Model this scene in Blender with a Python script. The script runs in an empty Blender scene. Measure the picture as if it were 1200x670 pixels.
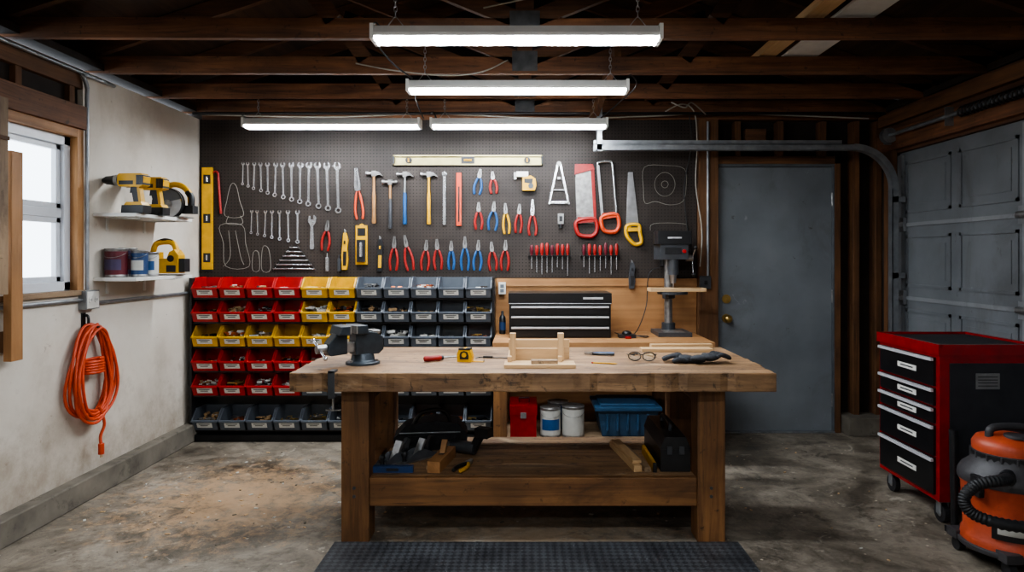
import bpy, math, random, bmesh
from mathutils import Matrix, Vector
random.seed(7)
sc=bpy.context.scene
T=Matrix.Translation
def R(a,ax): return Matrix.Rotation(math.radians(a),4,ax)
def lin(c):
    o=[]
    for x in c:
        x=x/255.0
        o.append(x/12.92 if x<=0.04045 else ((x+0.055)/1.055)**2.4)
    return (o[0],o[1],o[2],1)
# ---------------------------------------------------------------- materials
def newmat(name):
    m=bpy.data.materials.new(name); m.use_nodes=True
    nt=m.node_tree; return m,nt,nt.nodes['Principled BSDF']
def N(nt,t,**k):
    n=nt.nodes.new(t)
    for a,b in k.items(): setattr(n,a,b)
    return n
def ramp(nt,stops):
    r=N(nt,'ShaderNodeValToRGB'); e=r.color_ramp.elements
    e[0].position=stops[0][0]; e[0].color=stops[0][1]
    e[1].position=stops[-1][0]; e[1].color=stops[-1][1]
    for p,c in stops[1:-1]:
        x=e.new(p); x.color=c
    return r
def mulc(c,k): return (min(1,c[0]*k),min(1,c[1]*k),min(1,c[2]*k),1)
def blotches(nt,vec,out,specs):
    # layered dirt / wear: (scale, lo, hi, colour, distortion, strength, stretch)
    for s,lo,hi,colr,dist,st,sx in specs:
        mp=N(nt,'ShaderNodeMapping'); mp.inputs['Scale'].default_value=sx; nt.links.new(vec,mp.inputs['Vector'])
        q=N(nt,'ShaderNodeTexNoise'); q.inputs['Scale'].default_value=s; q.inputs['Detail'].default_value=8; q.inputs['Distortion'].default_value=dist; q.inputs['Roughness'].default_value=0.7
        nt.links.new(mp.outputs['Vector'],q.inputs['Vector'])
        rq=ramp(nt,[(lo,(0,0,0,1)),(hi,(st,)*3+(1,))]); nt.links.new(q.outputs['Fac'],rq.inputs['Fac'])
        m2=N(nt,'ShaderNodeMixRGB'); nt.links.new(rq.outputs['Color'],m2.inputs['Fac']); nt.links.new(out,m2.inputs['Color1']); m2.inputs['Color2'].default_value=lin(colr); out=m2.outputs['Color']
    return out
_c={}
def M(name,col,rough=0.5,metal=0.0,var=0.25,scale=14,bump=0.0,spec=0.5,coat=0,dirt=None):
    if name in _c: return _c[name]
    m,nt,b=newmat(name); c=lin(col)
    tc=N(nt,'ShaderNodeTexCoord'); n=N(nt,'ShaderNodeTexNoise')
    n.inputs['Scale'].default_value=scale; n.inputs['Detail'].default_value=5
    nt.links.new(tc.outputs['Object'],n.inputs['Vector'])
    r=ramp(nt,[(0.3,mulc(c,1-var)),(0.7,mulc(c,1+var*0.6))])
    nt.links.new(n.outputs['Fac'],r.inputs['Fac']); out=r.outputs['Color']
    if dirt: out=blotches(nt,tc.outputs['Object'],out,dirt)
    nt.links.new(out,b.inputs['Base Color'])
    b.inputs['Roughness'].default_value=rough; b.inputs['Metallic'].default_value=metal
    b.inputs['Specular IOR Level'].default_value=spec
    b.inputs['Coat Weight'].default_value=coat
    if bump:
        bp=N(nt,'ShaderNodeBump'); bp.inputs['Strength'].default_value=bump; bp.inputs['Distance'].default_value=0.005
        nt.links.new(n.outputs['Fac'],bp.inputs['Height']); nt.links.new(bp.outputs['Normal'],b.inputs['Normal'])
    _c[name]=m; return m
def wood(name,dark,light,axis='X',rough=0.65,freq=14,bump=0.25,blotch=0.35,stain=0):
    k=name+axis
    if k in _c: return _c[k]
    m,nt,b=newmat(k)
    tc=N(nt,'ShaderNodeTexCoord'); mp=N(nt,'ShaderNodeMapping')
    s=[freq]*3; s['XYZ'.index(axis)]=freq*0.06; mp.inputs['Scale'].default_value=s
    nt.links.new(tc.outputs['Object'],mp.inputs['Vector'])
    n=N(nt,'ShaderNodeTexNoise'); n.inputs['Scale'].default_value=1.6; n.inputs['Detail'].default_value=8; n.inputs['Distortion'].default_value=1.2; n.inputs['Roughness'].default_value=0.65
    nt.links.new(mp.outputs['Vector'],n.inputs['Vector'])
    r=ramp(nt,[(0.28,lin(dark)),(0.5,tuple((lin(dark)[i]+lin(light)[i])/2 for i in range(3))+(1,)),(0.72,lin(light))])
    nt.links.new(n.outputs['Fac'],r.inputs['Fac'])
    n2=N(nt,'ShaderNodeTexNoise'); n2.inputs['Scale'].default_value=3.0; n2.inputs['Detail'].default_value=4
    nt.links.new(tc.outputs['Object'],n2.inputs['Vector'])
    r2=ramp(nt,[(0.35,(1-blotch,1-blotch,1-blotch,1)),(0.65,(1,1,1,1))])
    nt.links.new(n2.outputs['Fac'],r2.inputs['Fac'])
    mx=N(nt,'ShaderNodeMixRGB',blend_type='MULTIPLY'); mx.inputs['Fac'].default_value=1
    nt.links.new(r.outputs['Color'],mx.inputs['Color1']); nt.links.new(r2.outputs['Color'],mx.inputs['Color2'])
    out=mx.outputs['Color']
    al=[1.0]*3; al['XYZ'.index(axis)]=0.3; st=[1.0]*3; st['XYZ'.index(axis)]=0.05
    if stain==1:
        out=blotches(nt,tc.outputs['Object'],out,[(5,0.50,0.62,(84,58,38),0.6,0.7,al),(4.3,0.56,0.70,(200,174,142),1.5,0.6,al),(19,0.57,0.66,(46,33,25),0.2,0.75,(1,1,1)),(60,0.56,0.63,(56,40,28),0.1,0.7,st),(9,0.62,0.67,(34,26,20),0.9,0.8,(1,1,1))])
    if stain==2:
        out=blotches(nt,tc.outputs['Object'],out,[(4,0.54,0.70,(62,42,28),0.6,0.7,al),(22,0.60,0.69,(38,27,20),0.2,0.75,(1,1,1)),(50,0.58,0.67,(48,33,23),0.1,0.65,st)])
    nt.links.new(out,b.inputs['Base Color']); b.inputs['Roughness'].default_value=rough
    bp=N(nt,'ShaderNodeBump'); bp.inputs['Strength'].default_value=bump; bp.inputs['Distance'].default_value=0.004
    nt.links.new(n.outputs['Fac'],bp.inputs['Height']); nt.links.new(bp.outputs['Normal'],b.inputs['Normal'])
    _c[k]=m; return m
def emis(name,col,st):
    m,nt,b=newmat(name)
    n=N(nt,'ShaderNodeTexNoise'); n.inputs['Scale'].default_value=2
    r=ramp(nt,[(0.2,col),(0.8,col)]); nt.links.new(n.outputs['Fac'],r.inputs['Fac'])
    nt.links.new(r.outputs['Color'],b.inputs['Emission Color']); b.inputs['Emission Strength'].default_value=st
    return m
def floor_mat():
    m,nt,b=newmat('concrete_floor_mat'); L=nt.links.new
    tc=N(nt,'ShaderNodeTexCoord')
    def noise(s,d=6,dist=0,rough=0.6):
        n=N(nt,'ShaderNodeTexNoise'); n.inputs['Scale'].default_value=s; n.inputs['Detail'].default_value=d; n.inputs['Distortion'].default_value=dist; n.inputs['Roughness'].default_value=rough
        L(tc.outputs['Object'],n.inputs['Vector']); return n
    a=noise(2.1,10,0.8,0.72); ra=ramp(nt,[(0.32,lin((66,59,51))),(0.45,lin((112,103,90))),(0.56,lin((142,132,118))),(0.72,lin((178,168,152)))])
    L(a.outputs['Fac'],ra.inputs['Fac'])
    c=noise(10,10,0.3,0.78); rc=ramp(nt,[(0.36,(0.35,0.33,0.3,1)),(0.53,(1,1,1,1))]); L(c.outputs['Fac'],rc.inputs['Fac'])
    m1=N(nt,'ShaderNodeMixRGB',blend_type='MULTIPLY'); m1.inputs['Fac'].default_value=0.75
    L(ra.outputs['Color'],m1.inputs['Color1']); L(rc.outputs['Color'],m1.inputs['Color2'])
    out=blotches(nt,tc.outputs['Object'],m1.outputs['Color'],[(1.1,0.55,0.66,(60,53,45),1.2,0.7,(1,1,1)),(3.5,0.60,0.66,(46,40,34),0.6,0.7,(1,1,1)),(5,0.60,0.67,(184,175,160),1.0,0.6,(1,1,1)),(28,0.64,0.68,(190,180,164),0.2,0.6,(1,1,1)),(24,0.63,0.68,(40,34,29),0.2,0.7,(1,1,1))])
    # sawdust drifts: one by the left end of the bench, thin dust everywhere
    def dust(loc,scl,f0,f1,amt,out,col):
        mp=N(nt,'ShaderNodeMapping'); mp.inputs['Location'].default_value=loc; mp.inputs['Scale'].default_value=scl
        L(tc.outputs['Object'],mp.inputs['Vector'])
        ln=N(nt,'ShaderNodeVectorMath',operation='LENGTH'); L(mp.outputs['Vector'],ln.inputs[0])
        s=noise(11,11,0.5,0.82)
        ad=N(nt,'ShaderNodeMath',operation='MULTIPLY_ADD'); L(s.outputs['Fac'],ad.inputs[0]); ad.inputs[1].default_value=3.6; L(ln.outputs['Value'],ad.inputs[2])
        mr=N(nt,'ShaderNodeMapRange'); mr.inputs['From Min'].default_value=f0; mr.inputs['From Max'].default_value=f1; mr.inputs['To Min'].default_value=amt; mr.inputs['To Max'].default_value=0
        L(ad.outputs['Value'],mr.inputs['Value'])
        m3=N(nt,'ShaderNodeMixRGB'); L(mr.outputs['Result'],m3.inputs['Fac']); L(out,m3.inputs['Color1']); m3.inputs['Color2'].default_value=lin(col)
        return m3.outputs['Color']
    out=dust((1.6,-3.85,0),(1,1.0,0.0),1.95,2.5,0.75,out,(184,150,114))
    out=dust((0.0,-3.6,0),(0.9,1.1,0.0),1.85,2.5,0.5,out,(170,142,112))
    v=N(nt,'ShaderNodeTexVoronoi'); v.inputs['Scale'].default_value=11; L(tc.outputs['Object'],v.inputs['Vector'])
    rv=ramp(nt,[(0.055,(1,1,1,1)),(0.085,(0,0,0,1))]); L(v.outputs['Distance'],rv.inputs['Fac'])
    m4=N(nt,'ShaderNodeMixRGB'); L(rv.outputs['Color'],m4.inputs['Fac']); L(out,m4.inputs['Color1']); m4.inputs['Color2'].default_value=lin((190,178,158))
    L(m4.outputs['Color'],b.inputs['Base Color'])
    rr=ramp(nt,[(0.3,(0.35,)*3+(1,)),(0.62,(0.75,)*3+(1,))]); L(a.outputs['Fac'],rr.inputs['Fac']); L(rr.outputs['Color'],b.inputs['Roughness'])
    bp=N(nt,'ShaderNodeBump'); bp.inputs['Strength'].default_value=0.4; bp.inputs['Distance'].default_value=0.008
    L(c.outputs['Fac'],bp.inputs['Height']); L(bp.outputs['Normal'],b.inputs['Normal'])
    return m
def peg_mat():
    m,nt,b=newmat('pegboard_mat'); L=nt.links.new
    tc=N(nt,'ShaderNodeTexCoord')
    sc_=N(nt,'ShaderNodeVectorMath',operation='SCALE'); sc_.inputs['Scale'].default_value=1/0.0254; L(tc.outputs['Object'],sc_.inputs[0])
    fr=N(nt,'ShaderNodeVectorMath',operation='FRACTION'); L(sc_.outputs[0],fr.inputs[0])
    sb=N(nt,'ShaderNodeVectorMath',operation='SUBTRACT'); sb.inputs[1].default_value=(0.5,0.5,0.5); L(fr.outputs[0],sb.inputs[0])
    ml=N(nt,'ShaderNodeVectorMath',operation='MULTIPLY'); ml.inputs[1].default_value=(1,0,1); L(sb.outputs[0],ml.inputs[0])
    ln=N(nt,'ShaderNodeVectorMath',operation='LENGTH'); L(ml.outputs[0],ln.inputs[0])
    lt=N(nt,'ShaderNodeMath',operation='LESS_THAN'); lt.inputs[1].default_value=0.17; L(ln.outputs['Value'],lt.inputs[0])
    n=N(nt,'ShaderNodeTexNoise'); n.inputs['Scale'].default_value=2.5; n.inputs['Detail'].default_value=7; L(tc.outputs['Object'],n.inputs['Vector'])
    r=ramp(nt,[(0.3,lin((40,34,31))),(0.7,lin((62,54,49)))]); L(n.outputs['Fac'],r.inputs['Fac'])
    mx=N(nt,'ShaderNodeMixRGB'); L(lt.outputs[0],mx.inputs['Fac']); L(r.outputs['Color'],mx.inputs['Color1']); mx.inputs['Color2'].default_value=lin((8,7,6))
    L(mx.outputs['Color'],b.inputs['Base Color']); b.inputs['Roughness'].default_value=0.55; b.inputs['Specular IOR Level'].default_value=0.3
    return m
def wall_mat():
    m,nt,b=newmat('painted_wall_mat'); L=nt.links.new
    tc=N(nt,'ShaderNodeTexCoord')
    n=N(nt,'ShaderNodeTexNoise'); n.inputs['Scale'].default_value=1.5; n.inputs['Detail'].default_value=8; n.inputs['Roughness'].default_value=0.65; L(tc.outputs['Object'],n.inputs['Vector'])
    r=ramp(nt,[(0.3,lin((176,165,150))),(0.5,lin((202,193,180))),(0.7,lin((212,205,194)))]); L(n.outputs['Fac'],r.inputs['Fac'])
    v=N(nt,'ShaderNodeTexNoise'); v.inputs['Scale'].default_value=14; v.inputs['Detail'].default_value=6; L(tc.outputs['Object'],v.inputs['Vector'])
    out=blotches(nt,tc.outputs['Object'],r.outputs['Color'],[(14,0.64,0.70,(130,114,96),0.3,0.5,(1,1,1)),(3,0.58,0.74,(168,152,132),0.8,0.4,(1,1,0.4)),(30,0.68,0.71,(80,66,54),0.1,0.7,(1,1,1))])
    # splash-zone grime that thins out with height above the slab
    sx=N(nt,'ShaderNodeSeparateXYZ'); L(tc.outputs['Object'],sx.inputs[0])
    n3=N(nt,'ShaderNodeTexNoise'); n3.inputs['Scale'].default_value=5; n3.inputs['Detail'].default_value=10; n3.inputs['Roughness'].default_value=0.72; L(tc.outputs['Object'],n3.inputs['Vector'])
    ad=N(nt,'ShaderNodeMath',operation='MULTIPLY_ADD'); L(n3.outputs['Fac'],ad.inputs[0]); ad.inputs[1].default_value=1.8; L(sx.outputs['Z'],ad.inputs[2])
    mr=N(nt,'ShaderNodeMapRange'); mr.inputs['From Min'].default_value=0.80; mr.inputs['From Max'].default_value=1.40; mr.inputs['To Min'].default_value=0.65; mr.inputs['To Max'].default_value=0.0; L(ad.outputs['Value'],mr.inputs['Value'])
    mg=N(nt,'ShaderNodeMixRGB'); L(mr.outputs['Result'],mg.inputs['Fac']); L(out,mg.inputs['Color1']); mg.inputs['Color2'].default_value=lin((132,114,92))
    L(mg.outputs['Color'],b.inputs['Base Color']); b.inputs['Roughness'].default_value=0.75
    bp=N(nt,'ShaderNodeBump'); bp.inputs['Strength'].default_value=0.15; bp.inputs['Distance'].default_value=0.004; L(v.outputs['Fac'],bp.inputs['Height']); L(bp.outputs['Normal'],b.inputs['Normal'])
    return m
def mat_rubber():
    m,nt,b=newmat('rubber_mat_mat'); L=nt.links.new
    tc=N(nt,'ShaderNodeTexCoord'); mp=N(nt,'ShaderNodeMapping'); mp.inputs['Rotation'].default_value=(0,0,0.785); L(tc.outputs['Object'],mp.inputs['Vector'])
    c=N(nt,'ShaderNodeTexChecker'); c.inputs['Scale'].default_value=40; L(mp.outputs['Vector'],c.inputs['Vector'])
    n=N(nt,'ShaderNodeTexNoise'); n.inputs['Scale'].default_value=5; n.inputs['Detail'].default_value=8; L(tc.outputs['Object'],n.inputs['Vector'])
    r=ramp(nt,[(0.3,lin((50,51,55))),(0.7,lin((84,86,90)))]); L(n.outputs['Fac'],r.inputs['Fac'])
    mm=N(nt,'ShaderNodeMixRGB',blend_type='MULTIPLY'); mm.inputs['Fac'].default_value=0.7; L(r.outputs['Color'],mm.inputs['Color1']); L(c.outputs['Color'],mm.inputs['Color2'])
    c.inputs['Color1'].default_value=(1,1,1,1); c.inputs['Color2'].default_value=(0.25,0.25,0.25,1)
    L(mm.outputs['Color'],b.inputs['Base Color'])
    b.inputs['Roughness'].default_value=0.5
    bp=N(nt,'ShaderNodeBump'); bp.inputs['Strength'].default_value=0.9; bp.inputs['Distance'].default_value=0.006; L(c.outputs['Fac'],bp.inputs['Height']); L(bp.outputs['Normal'],b.inputs['Normal'])
    return m
joist=lambda a='X': wood('joist_wood',(76,46,29),(152,102,66),a,0.7,14,0.25,0.4,2)
rafter=lambda a='X': wood('rafter_wood',(64,42,28),(124,84,55),a,0.75)
stud=lambda a='Z': wood('stud_wood',(76,50,31),(136,94,58),a,0.75)
benchw=lambda a='X': wood('bench_wood',(104,75,50),(182,144,104),a,0.6,10,0.5,0.4,1)
legw=lambda a='Z': wood('leg_wood',(96,62,36),(164,116,70),a,0.6,12,0.3,0.45,2)
pine=lambda a='X': wood('pine_wood',(180,142,98),(218,184,140),a,0.6,10,0.1,0.12)
ply=lambda a='X': wood('plywood',(138,94,54),(192,142,92),a,0.6,5,0.1,0.3)
oldply=lambda a='X': wood('weathered_board',(118,94,70),(170,144,114),a,0.7,8,0.2,0.3,2)
steel=M('brushed_steel',(196,196,198),0.30,0.95,0.25)
steelm=M('worn_steel',(158,156,154),0.36,0.8,0.35,30)
galv=M('galvanized_steel',(150,153,156),0.45,0.7,0.25)
chrome=M('chrome',(206,206,208),0.24,0.85,0.2,30)
silver=M('silver_trim',(205,205,208),0.35,0.2,0.06)
black=M('black_plastic',(30,30,32),0.42,0,0.25)
blackm=M('black_enamel',(26,26,28),0.3,0.1,0.2)
dgrey=M('dark_grey_paint',(70,72,76),0.4,0.3,0.25)
red=M('red_plastic',(168,22,24),0.38,0,0.2)
redg=M('red_grip',(150,30,26),0.45,0,0.3,20)
redp=M('red_enamel',(150,16,22),0.26,0.1,0.2,coat=0.3)
yel=M('yellow_plastic',(212,160,16),0.4,0,0.18)
grey=M('grey_plastic',(98,104,110),0.42,0,0.15)
blue=M('blue_plastic',(30,82,136),0.42,0,0.25)
orange=M('orange_plastic',(196,70,34),0.45,0,0.2)
white=M('white_paint',(216,214,208),0.5,0,0.08)
paper=M('label_paper',(220,218,210),0.7,0,0.06)
chalk=M('chalk_line',(150,146,138),0.9,0,0.2)
conc=M('concrete_curb',(112,105,94),0.85,0,0.4,6,0.6,dirt=[(7,0.55,0.66,(62,56,48),0.5,0.7,(1,1,1))])
brass=M('brass',(180,150,90),0.3,0.8,0.1)
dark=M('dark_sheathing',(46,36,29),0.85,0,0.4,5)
rubber=M('black_rubber',(32,32,34),0.55,0,0.2)
glassm=M('clear_lens',(230,240,240),0.05); glassm.node_tree.nodes['Principled BSDF'].inputs['Transmission Weight'].default_value=0.95
cream=M('cable_jacket',(170,164,152),0.5,0,0.1)
# ---------------------------------------------------------------- mesh builder
class B:
    def __init__(s): s.v=[];s.f=[];s.mi=[];s.sm=[];s.mats=[];s.M=Matrix()
    def add(s,vs,fs,mat,smooth=False):
        if mat not in s.mats: s.mats.append(mat)
        k=s.mats.index(mat); o=len(s.v)
        for p in vs: s.v.append(s.M@Vector(p))
        for f in fs:
            s.f.append([i+o for i in f]); s.mi.append(k); s.sm.append(smooth)
    def box(s,x0,x1,y0,y1,z0,z1,mat):
        vs=[(x,y,z) for z in (z0,z1) for y in (y0,y1) for x in (x0,x1)]
        s.add(vs,[(0,2,3,1),(4,5,7,6),(0,1,5,4),(2,6,7,3),(0,4,6,2),(1,3,7,5)],mat)
    def beam(s,p0,p1,w,h,mat,up=(0,0,1)):
        p0=Vector(p0);p1=Vector(p1); d=(p1-p0).normalized(); u=Vector(up); sd=d.cross(u).normalized(); u=sd.cross(d)
        vs=[]
        for p in (p0,p1):
            for a,b in ((-1,-1),(1,-1),(1,1),(-1,1)): vs.append(p+sd*a*w/2+u*b*h/2)
        s.add(vs,[(0,1,2,3),(7,6,5,4),(0,4,5,1),(1,5,6,2),(2,6,7,3),(3,7,4,0)],mat)
    def tube(s,pts,r,mat,n=8,closed=False,caps=True):
        P=[Vector(p) for p in pts]; m=len(P); rs=r if isinstance(r,(list,tuple)) else [r]*m
        if len(rs)<m: rs=list(rs)+[rs[-1]]*(m-len(rs))
        tan=[]
        for i in range(m):
            if closed: t=P[(i+1)%m]-P[i-1]
            else: t=P[min(i+1,m-1)]-P[max(i-1,0)]
            tan.append(t.normalized() if t.length>1e-9 else Vector((0,0,1)))
        u=tan[0].orthogonal().normalized(); vs=[]
        for i in range(m):
            u=(u-tan[i]*u.dot(tan[i]))
            u=u.normalized() if u.length>1e-6 else tan[i].orthogonal().normalized()
            w=tan[i].cross(u)
            for j in range(n):
                a=2*math.pi*j/n; vs.append(P[i]+(u*math.cos(a)+w*math.sin(a))*rs[i])
        fs=[]
        for i in range(m if closed else m-1):
            for j in range(n):
                a=i*n+j;b_=i*n+(j+1)%n;c=((i+1)%m)*n+(j+1)%n;d=((i+1)%m)*n+j
                fs.append((a,b_,c,d))
        s.add(vs,fs,mat,True)
        if caps and not closed:
            s.add([vs[j] for j in range(n)],[tuple(range(n-1,-1,-1))],mat); s.add([vs[(m-1)*n+j] for j in range(n)],[tuple(range(n))],mat)
    def cyl(s,p0,p1,r,mat,r1=None,n=16): s.tube([p0,p1],[r,r if r1 is None else r1],mat,n)
    def prism(s,poly,a,b,mat,plane='XZ'):
        f={'XZ':lambda p,t:(p[0],t,p[1]),'YZ':lambda p,t:(t,p[0],p[1]),'XY':lambda p,t:(p[0],p[1],t)}[plane]
        n=len(poly); vs=[f(p,a) for p in poly]+[f(p,b) for p in poly]
        fs=[tuple(range(n)),tuple(range(2*n-1,n-1,-1))]+[(i,i+n,(i+1)%n+n,(i+1)%n) for i in range(n)]
        s.add(vs,fs,mat)
    def lathe(s,prof,c,mat,n=24,caps=True):
        vs=[];m=len(prof)
        for r,z in prof:
            for j in range(n):
                a=2*math.pi*j/n; vs.append((c[0]+r*math.cos(a),c[1]+r*math.sin(a),c[2]+z))
        fs=[(i*n+j,i*n+(j+1)%n,(i+1)*n+(j+1)%n,(i+1)*n+j) for i in range(m-1) for j in range(n)]
        s.add(vs,fs,mat,True)
        if caps:
            s.add(vs[:n],[tuple(range(n-1,-1,-1))],mat); s.add(vs[-n:],[tuple(range(n))],mat)
    def ell(s,c,r,mat,n=14,m=9):
        prof=[(max(1e-4,math.sin(math.pi*i/m)),-math.cos(math.pi*i/m)) for i in range(m+1)]
        vs=[(c[0]+r[0]*p*math.cos(2*math.pi*j/n),c[1]+r[1]*p*math.sin(2*math.pi*j/n),c[2]+r[2]*z) for p,z in prof for j in range(n)]
        fs=[(i*n+j,i*n+(j+1)%n,(i+1)*n+(j+1)%n,(i+1)*n+j) for i in range(m) for j in range(n)]
        s.add(vs,fs,mat,True)
    def ring(s,cx,cz,R0,R1,a,b,mat,n=18,plane='XZ'):
        f={'XZ':lambda x,z,t:(x,t,z),'YZ':lambda x,z,t:(t,x,z)}[plane]
        vs=[]
        for t in (a,b):
            for r in (R0,R1):
                for j in range(n):
                    q=2*math.pi*j/n; vs.append(f(cx+r*math.cos(q),cz+r*math.sin(q),t))
        fs=[]
        for j in range(n):
            k=(j+1)%n
            fs+=[(j,k,n+k,n+j),(2*n+j,3*n+j,3*n+k,2*n+k),(j,2*n+j,2*n+k,k),(n+j,n+k,3*n+k,3*n+j)]
        s.add(vs,fs,mat)
    def done(s,name,bevel=0,origin=None):
        me=bpy.data.meshes.new(name)
        if origin is None:
            lo=[min(v[i] for v in s.v) for i in range(3)]; hi=[max(v[i] for v in s.v) for i in range(3)]
            origin=Vector([(lo[i]+hi[i])/2 for i in range(3)]); origin.z=lo[2]
        origin=Vector(origin)
        me.from_pydata([v-origin for v in s.v],[],s.f)
        for m in s.mats: me.materials.append(m)
        me.polygons.foreach_set('material_index',s.mi); me.polygons.foreach_set('use_smooth',s.sm); me.update()
        bm=bmesh.new(); bm.from_mesh(me); bmesh.ops.recalc_face_normals(bm,faces=bm.faces); bm.to_mesh(me); bm.free()
        ob=bpy.data.objects.new(name,me); ob.location=origin; sc.collection.objects.link(ob)
        if bevel:
            md=ob.modifiers.new('bevel','BEVEL'); md.width=bevel; md.segments=2; md.limit_method='ANGLE'; md.angle_limit=math.radians(50)
        return ob
def obj(name,fn,bevel=0,**k):
    b=B(); fn(b); return b.done(name,bevel,**k)
def smooth_pts(pts,k=6,closed=False):
    P=[Vector(p) for p in pts]; n=len(P); out=[]
    for i in range(n if closed else n-1):
        if closed: a,b,c,d=P[i-1],P[i],P[(i+1)%n],P[(i+2)%n]
        else: a,b,c,d=P[max(i-1,0)],P[i],P[i+1],P[min(i+2,n-1)]
        for j in range(k):
            t=j/k; out.append(0.5*((2*b)+(c-a)*t+(2*a-5*b+4*c-d)*t*t+(3*b-a-3*c+d)*t**3))
    if not closed: out.append(P[-1])
    return out
# ---------------------------------------------------------------- room dimensions
XL,XR,YB,YF,ZT=-2.5,2.75,5.24,-1.6,2.45
def roofz(x): return 2.60+(2.75-abs(x))*0.33
b=B(); b.box(-2.9,3.1,YF-0.1,5.6,-0.1,0,floor_mat()); b.done('floor',origin=(0,0,0))
wm=wall_mat()
wy0,wy1,wz0,wz1=2.75,3.80,1.17,2.02
def f(b):
    b.box(-2.62,XL,YF,wy0,0,2.41,wm); b.box(-2.62,XL,wy1+0.06,5.38,0,2.41,wm)
    b.box(-2.62,XL,wy0,wy1+0.06,0,wz0-0.03,wm)
    b.box(-2.62,-2.53,wy0,wy1+0.06,wz1+0.04,2.41,dark)
obj('wall_left',f)
def f(b):
    b.box(-2.56,-2.47,2.3,wy1+0.055,wz1+0.05,2.2,joist('Y'))
    b.box(-2.60,-2.495,2.3,wy1+0.055,2.30,2.41,stud('Y'))
    for y in (2.5,2.95,3.35,3.75): b.box(-2.60,-2.50,y,y+0.045,2.2,2.30,stud('Z'))
    b.box(-2.62,-2.49,wy1,wy1+0.055,wz0-0.03,wz1+0.05,ply('Z'))
    b.box(-2.62,-2.49,wy0,wy1,wz1,wz1+0.05,ply('Y'))
    b.box(-2.62,-2.48,wy0,wy1+0.055,wz0-0.03,wz0,oldply('Y'))
obj('trim_1',f,0.003)
vinyl=M('vinyl_frame',(210,214,220),0.35,0,0.05)
def f(b):
    x0,x1=-2.60,-2.53
    for (a,c,d,e) in ((wy0,wy1,wz0,wz0+0.05),(wy0,wy1,wz1-0.05,wz1),(wy1-0.05,wy1,wz0,wz1),(wy0,wy0+0.05,wz0,wz1)):
        b.box(x0,x1,a,c,d,e,vinyl)
    b.box(-2.585,-2.545,wy0+0.05,wy1-0.05,1.57,1.62,vinyl)
    for zz in ((wz0+0.05,1.57),(1.62,wz1-0.05)):
        b.box(-2.58,-2.55,wy1-0.085,wy1-0.05,zz[0],zz[1],vinyl)
        b.box(-2.58,-2.55,wy0+0.05,wy1-0.05,zz[0],zz[0]+0.03,vinyl); b.box(-2.58,-2.55,wy0+0.05,wy1-0.05,zz[1]-0.03,zz[1],vinyl)
obj('window_1',f,0.003)
obj('baseboard_left',lambda b:b.box(XL,-2.42,YF,5.2,0,0.13,conc),0.008)
def f(b):
    b.prism([(-2.62,0),(2.87,0),(2.87,ZT),(2.87,2.58),(0,3.52),(-2.62,2.62)],5.36,5.42,dark)
obj('wall_back',f)
def f(b):
    S=stud('Z')
    b.box(-2.49,2.74,5.262,5.355,2.41,2.50,joist('X'))
    b.box(1.325,1.475,5.20,5.355,0,2.40,S)
    b.box(2.385,2.43,5.25,5.355,0,2.13,S)
    b.box(1.475,2.43,5.25,5.355,2.07,2.13,stud('X'))
    for x in (2.53,2.70): b.box(x,x+0.045,5.25,5.355,0.14,2.40,S)
    for x in (1.62,1.95,2.28): b.box(x,x+0.045,5.26,5.355,2.13,2.40,S)
    b.box(1.70,1.86,5.255,5.355,2.18,2.34,rafter('X'))
obj('trim_2',f,0.002)
obj('baseboard_back',lambda b:b.box(2.44,2.745,5.14,5.355,0,0.14,conc),0.008)
obj('pegboard',lambda b:b.box(-2.495,1.318,YB,YB+0.02,1.195,2.405,peg_mat()))
def f(b):
    b.box(-2.495,-0.26,YB,YB+0.018,0.0,1.19,dark); b.box(-0.26,1.318,YB,YB+0.018,0.0,1.19,ply('X'))
    b.box(-0.26,1.318,YB-0.012,YB,1.13,1.19,ply('X'))
obj('plywood_panel',f)
doorm=M('door_grey_paint',(122,127,132),0.42,0.1,0.2,2.5,0.05,dirt=[(3,0.55,0.72,(96,98,98),0.8,0.6,(1,1,0.6)),(16,0.66,0.70,(70,66,60),0.2,0.7,(1,1,1)),(40,0.68,0.71,(52,48,44),0.1,0.8,(1,1,0.3)),(9,0.66,0.70,(158,160,160),1.5,0.5,(1,1,1))])
def f(b):
    b.box(1.487,2.372,5.275,5.315,0.012,2.045,doorm)
    fr=M('door_frame_paint',(92,95,98),0.5,0.1,0.25)
    b.box(1.476,1.487,5.25,5.35,0,2.06,fr); b.box(2.372,2.384,5.25,5.35,0,2.06,fr); b.box(1.476,2.384,5.25,5.35,2.047,2.068,fr)
    b.box(1.476,2.384,5.24,5.35,0,0.012,galv)
    for z in (1.03,0.88): b.cyl((1.555,5.275,z),(1.555,5.262,z),0.034,brass,n=20)
    b.cyl((1.555,5.265,0.88),(1.555,5.225,0.88),0.012,brass); b.ell((1.555,5.21,0.88),(0.031,0.022,0.031),brass)
    b.box(1.548,1.562,5.25,5.265,1.012,1.048,brass)
    for z in (0.25,1.05,1.8): b.cyl((2.372,5.268,z-0.05),(2.372,5.268,z+0.05),0.007,steelm,n=10)
obj('door_1',f,0.002)
gz=2.12
def f(b):
    b.box(2.84,2.90,YF,5.42,0,2.5,dark)  # unseen outer sheet, carried across the garage door opening to block outside light
    b.box(2.75,2.84,5.07,5.355,0,gz,dark); b.box(2.75,2.84,YF,0.2,0,2.45,wm)
    b.box(2.75,2.84,0.2,5.36,gz,2.45,rafter('Y'))
obj('wall_right',f)
def f(b):
    b.box(2.70,2.75,0.2,5.23,2.14,2.29,joist('Y')); b.box(2.705,2.75,0.2,5.23,2.335,2.42,stud('Y'))
    b.box(2.70,2.75,5.04,5.135,0,2.14,stud('Z'))
obj('trim_3',f,0.003)
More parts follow.
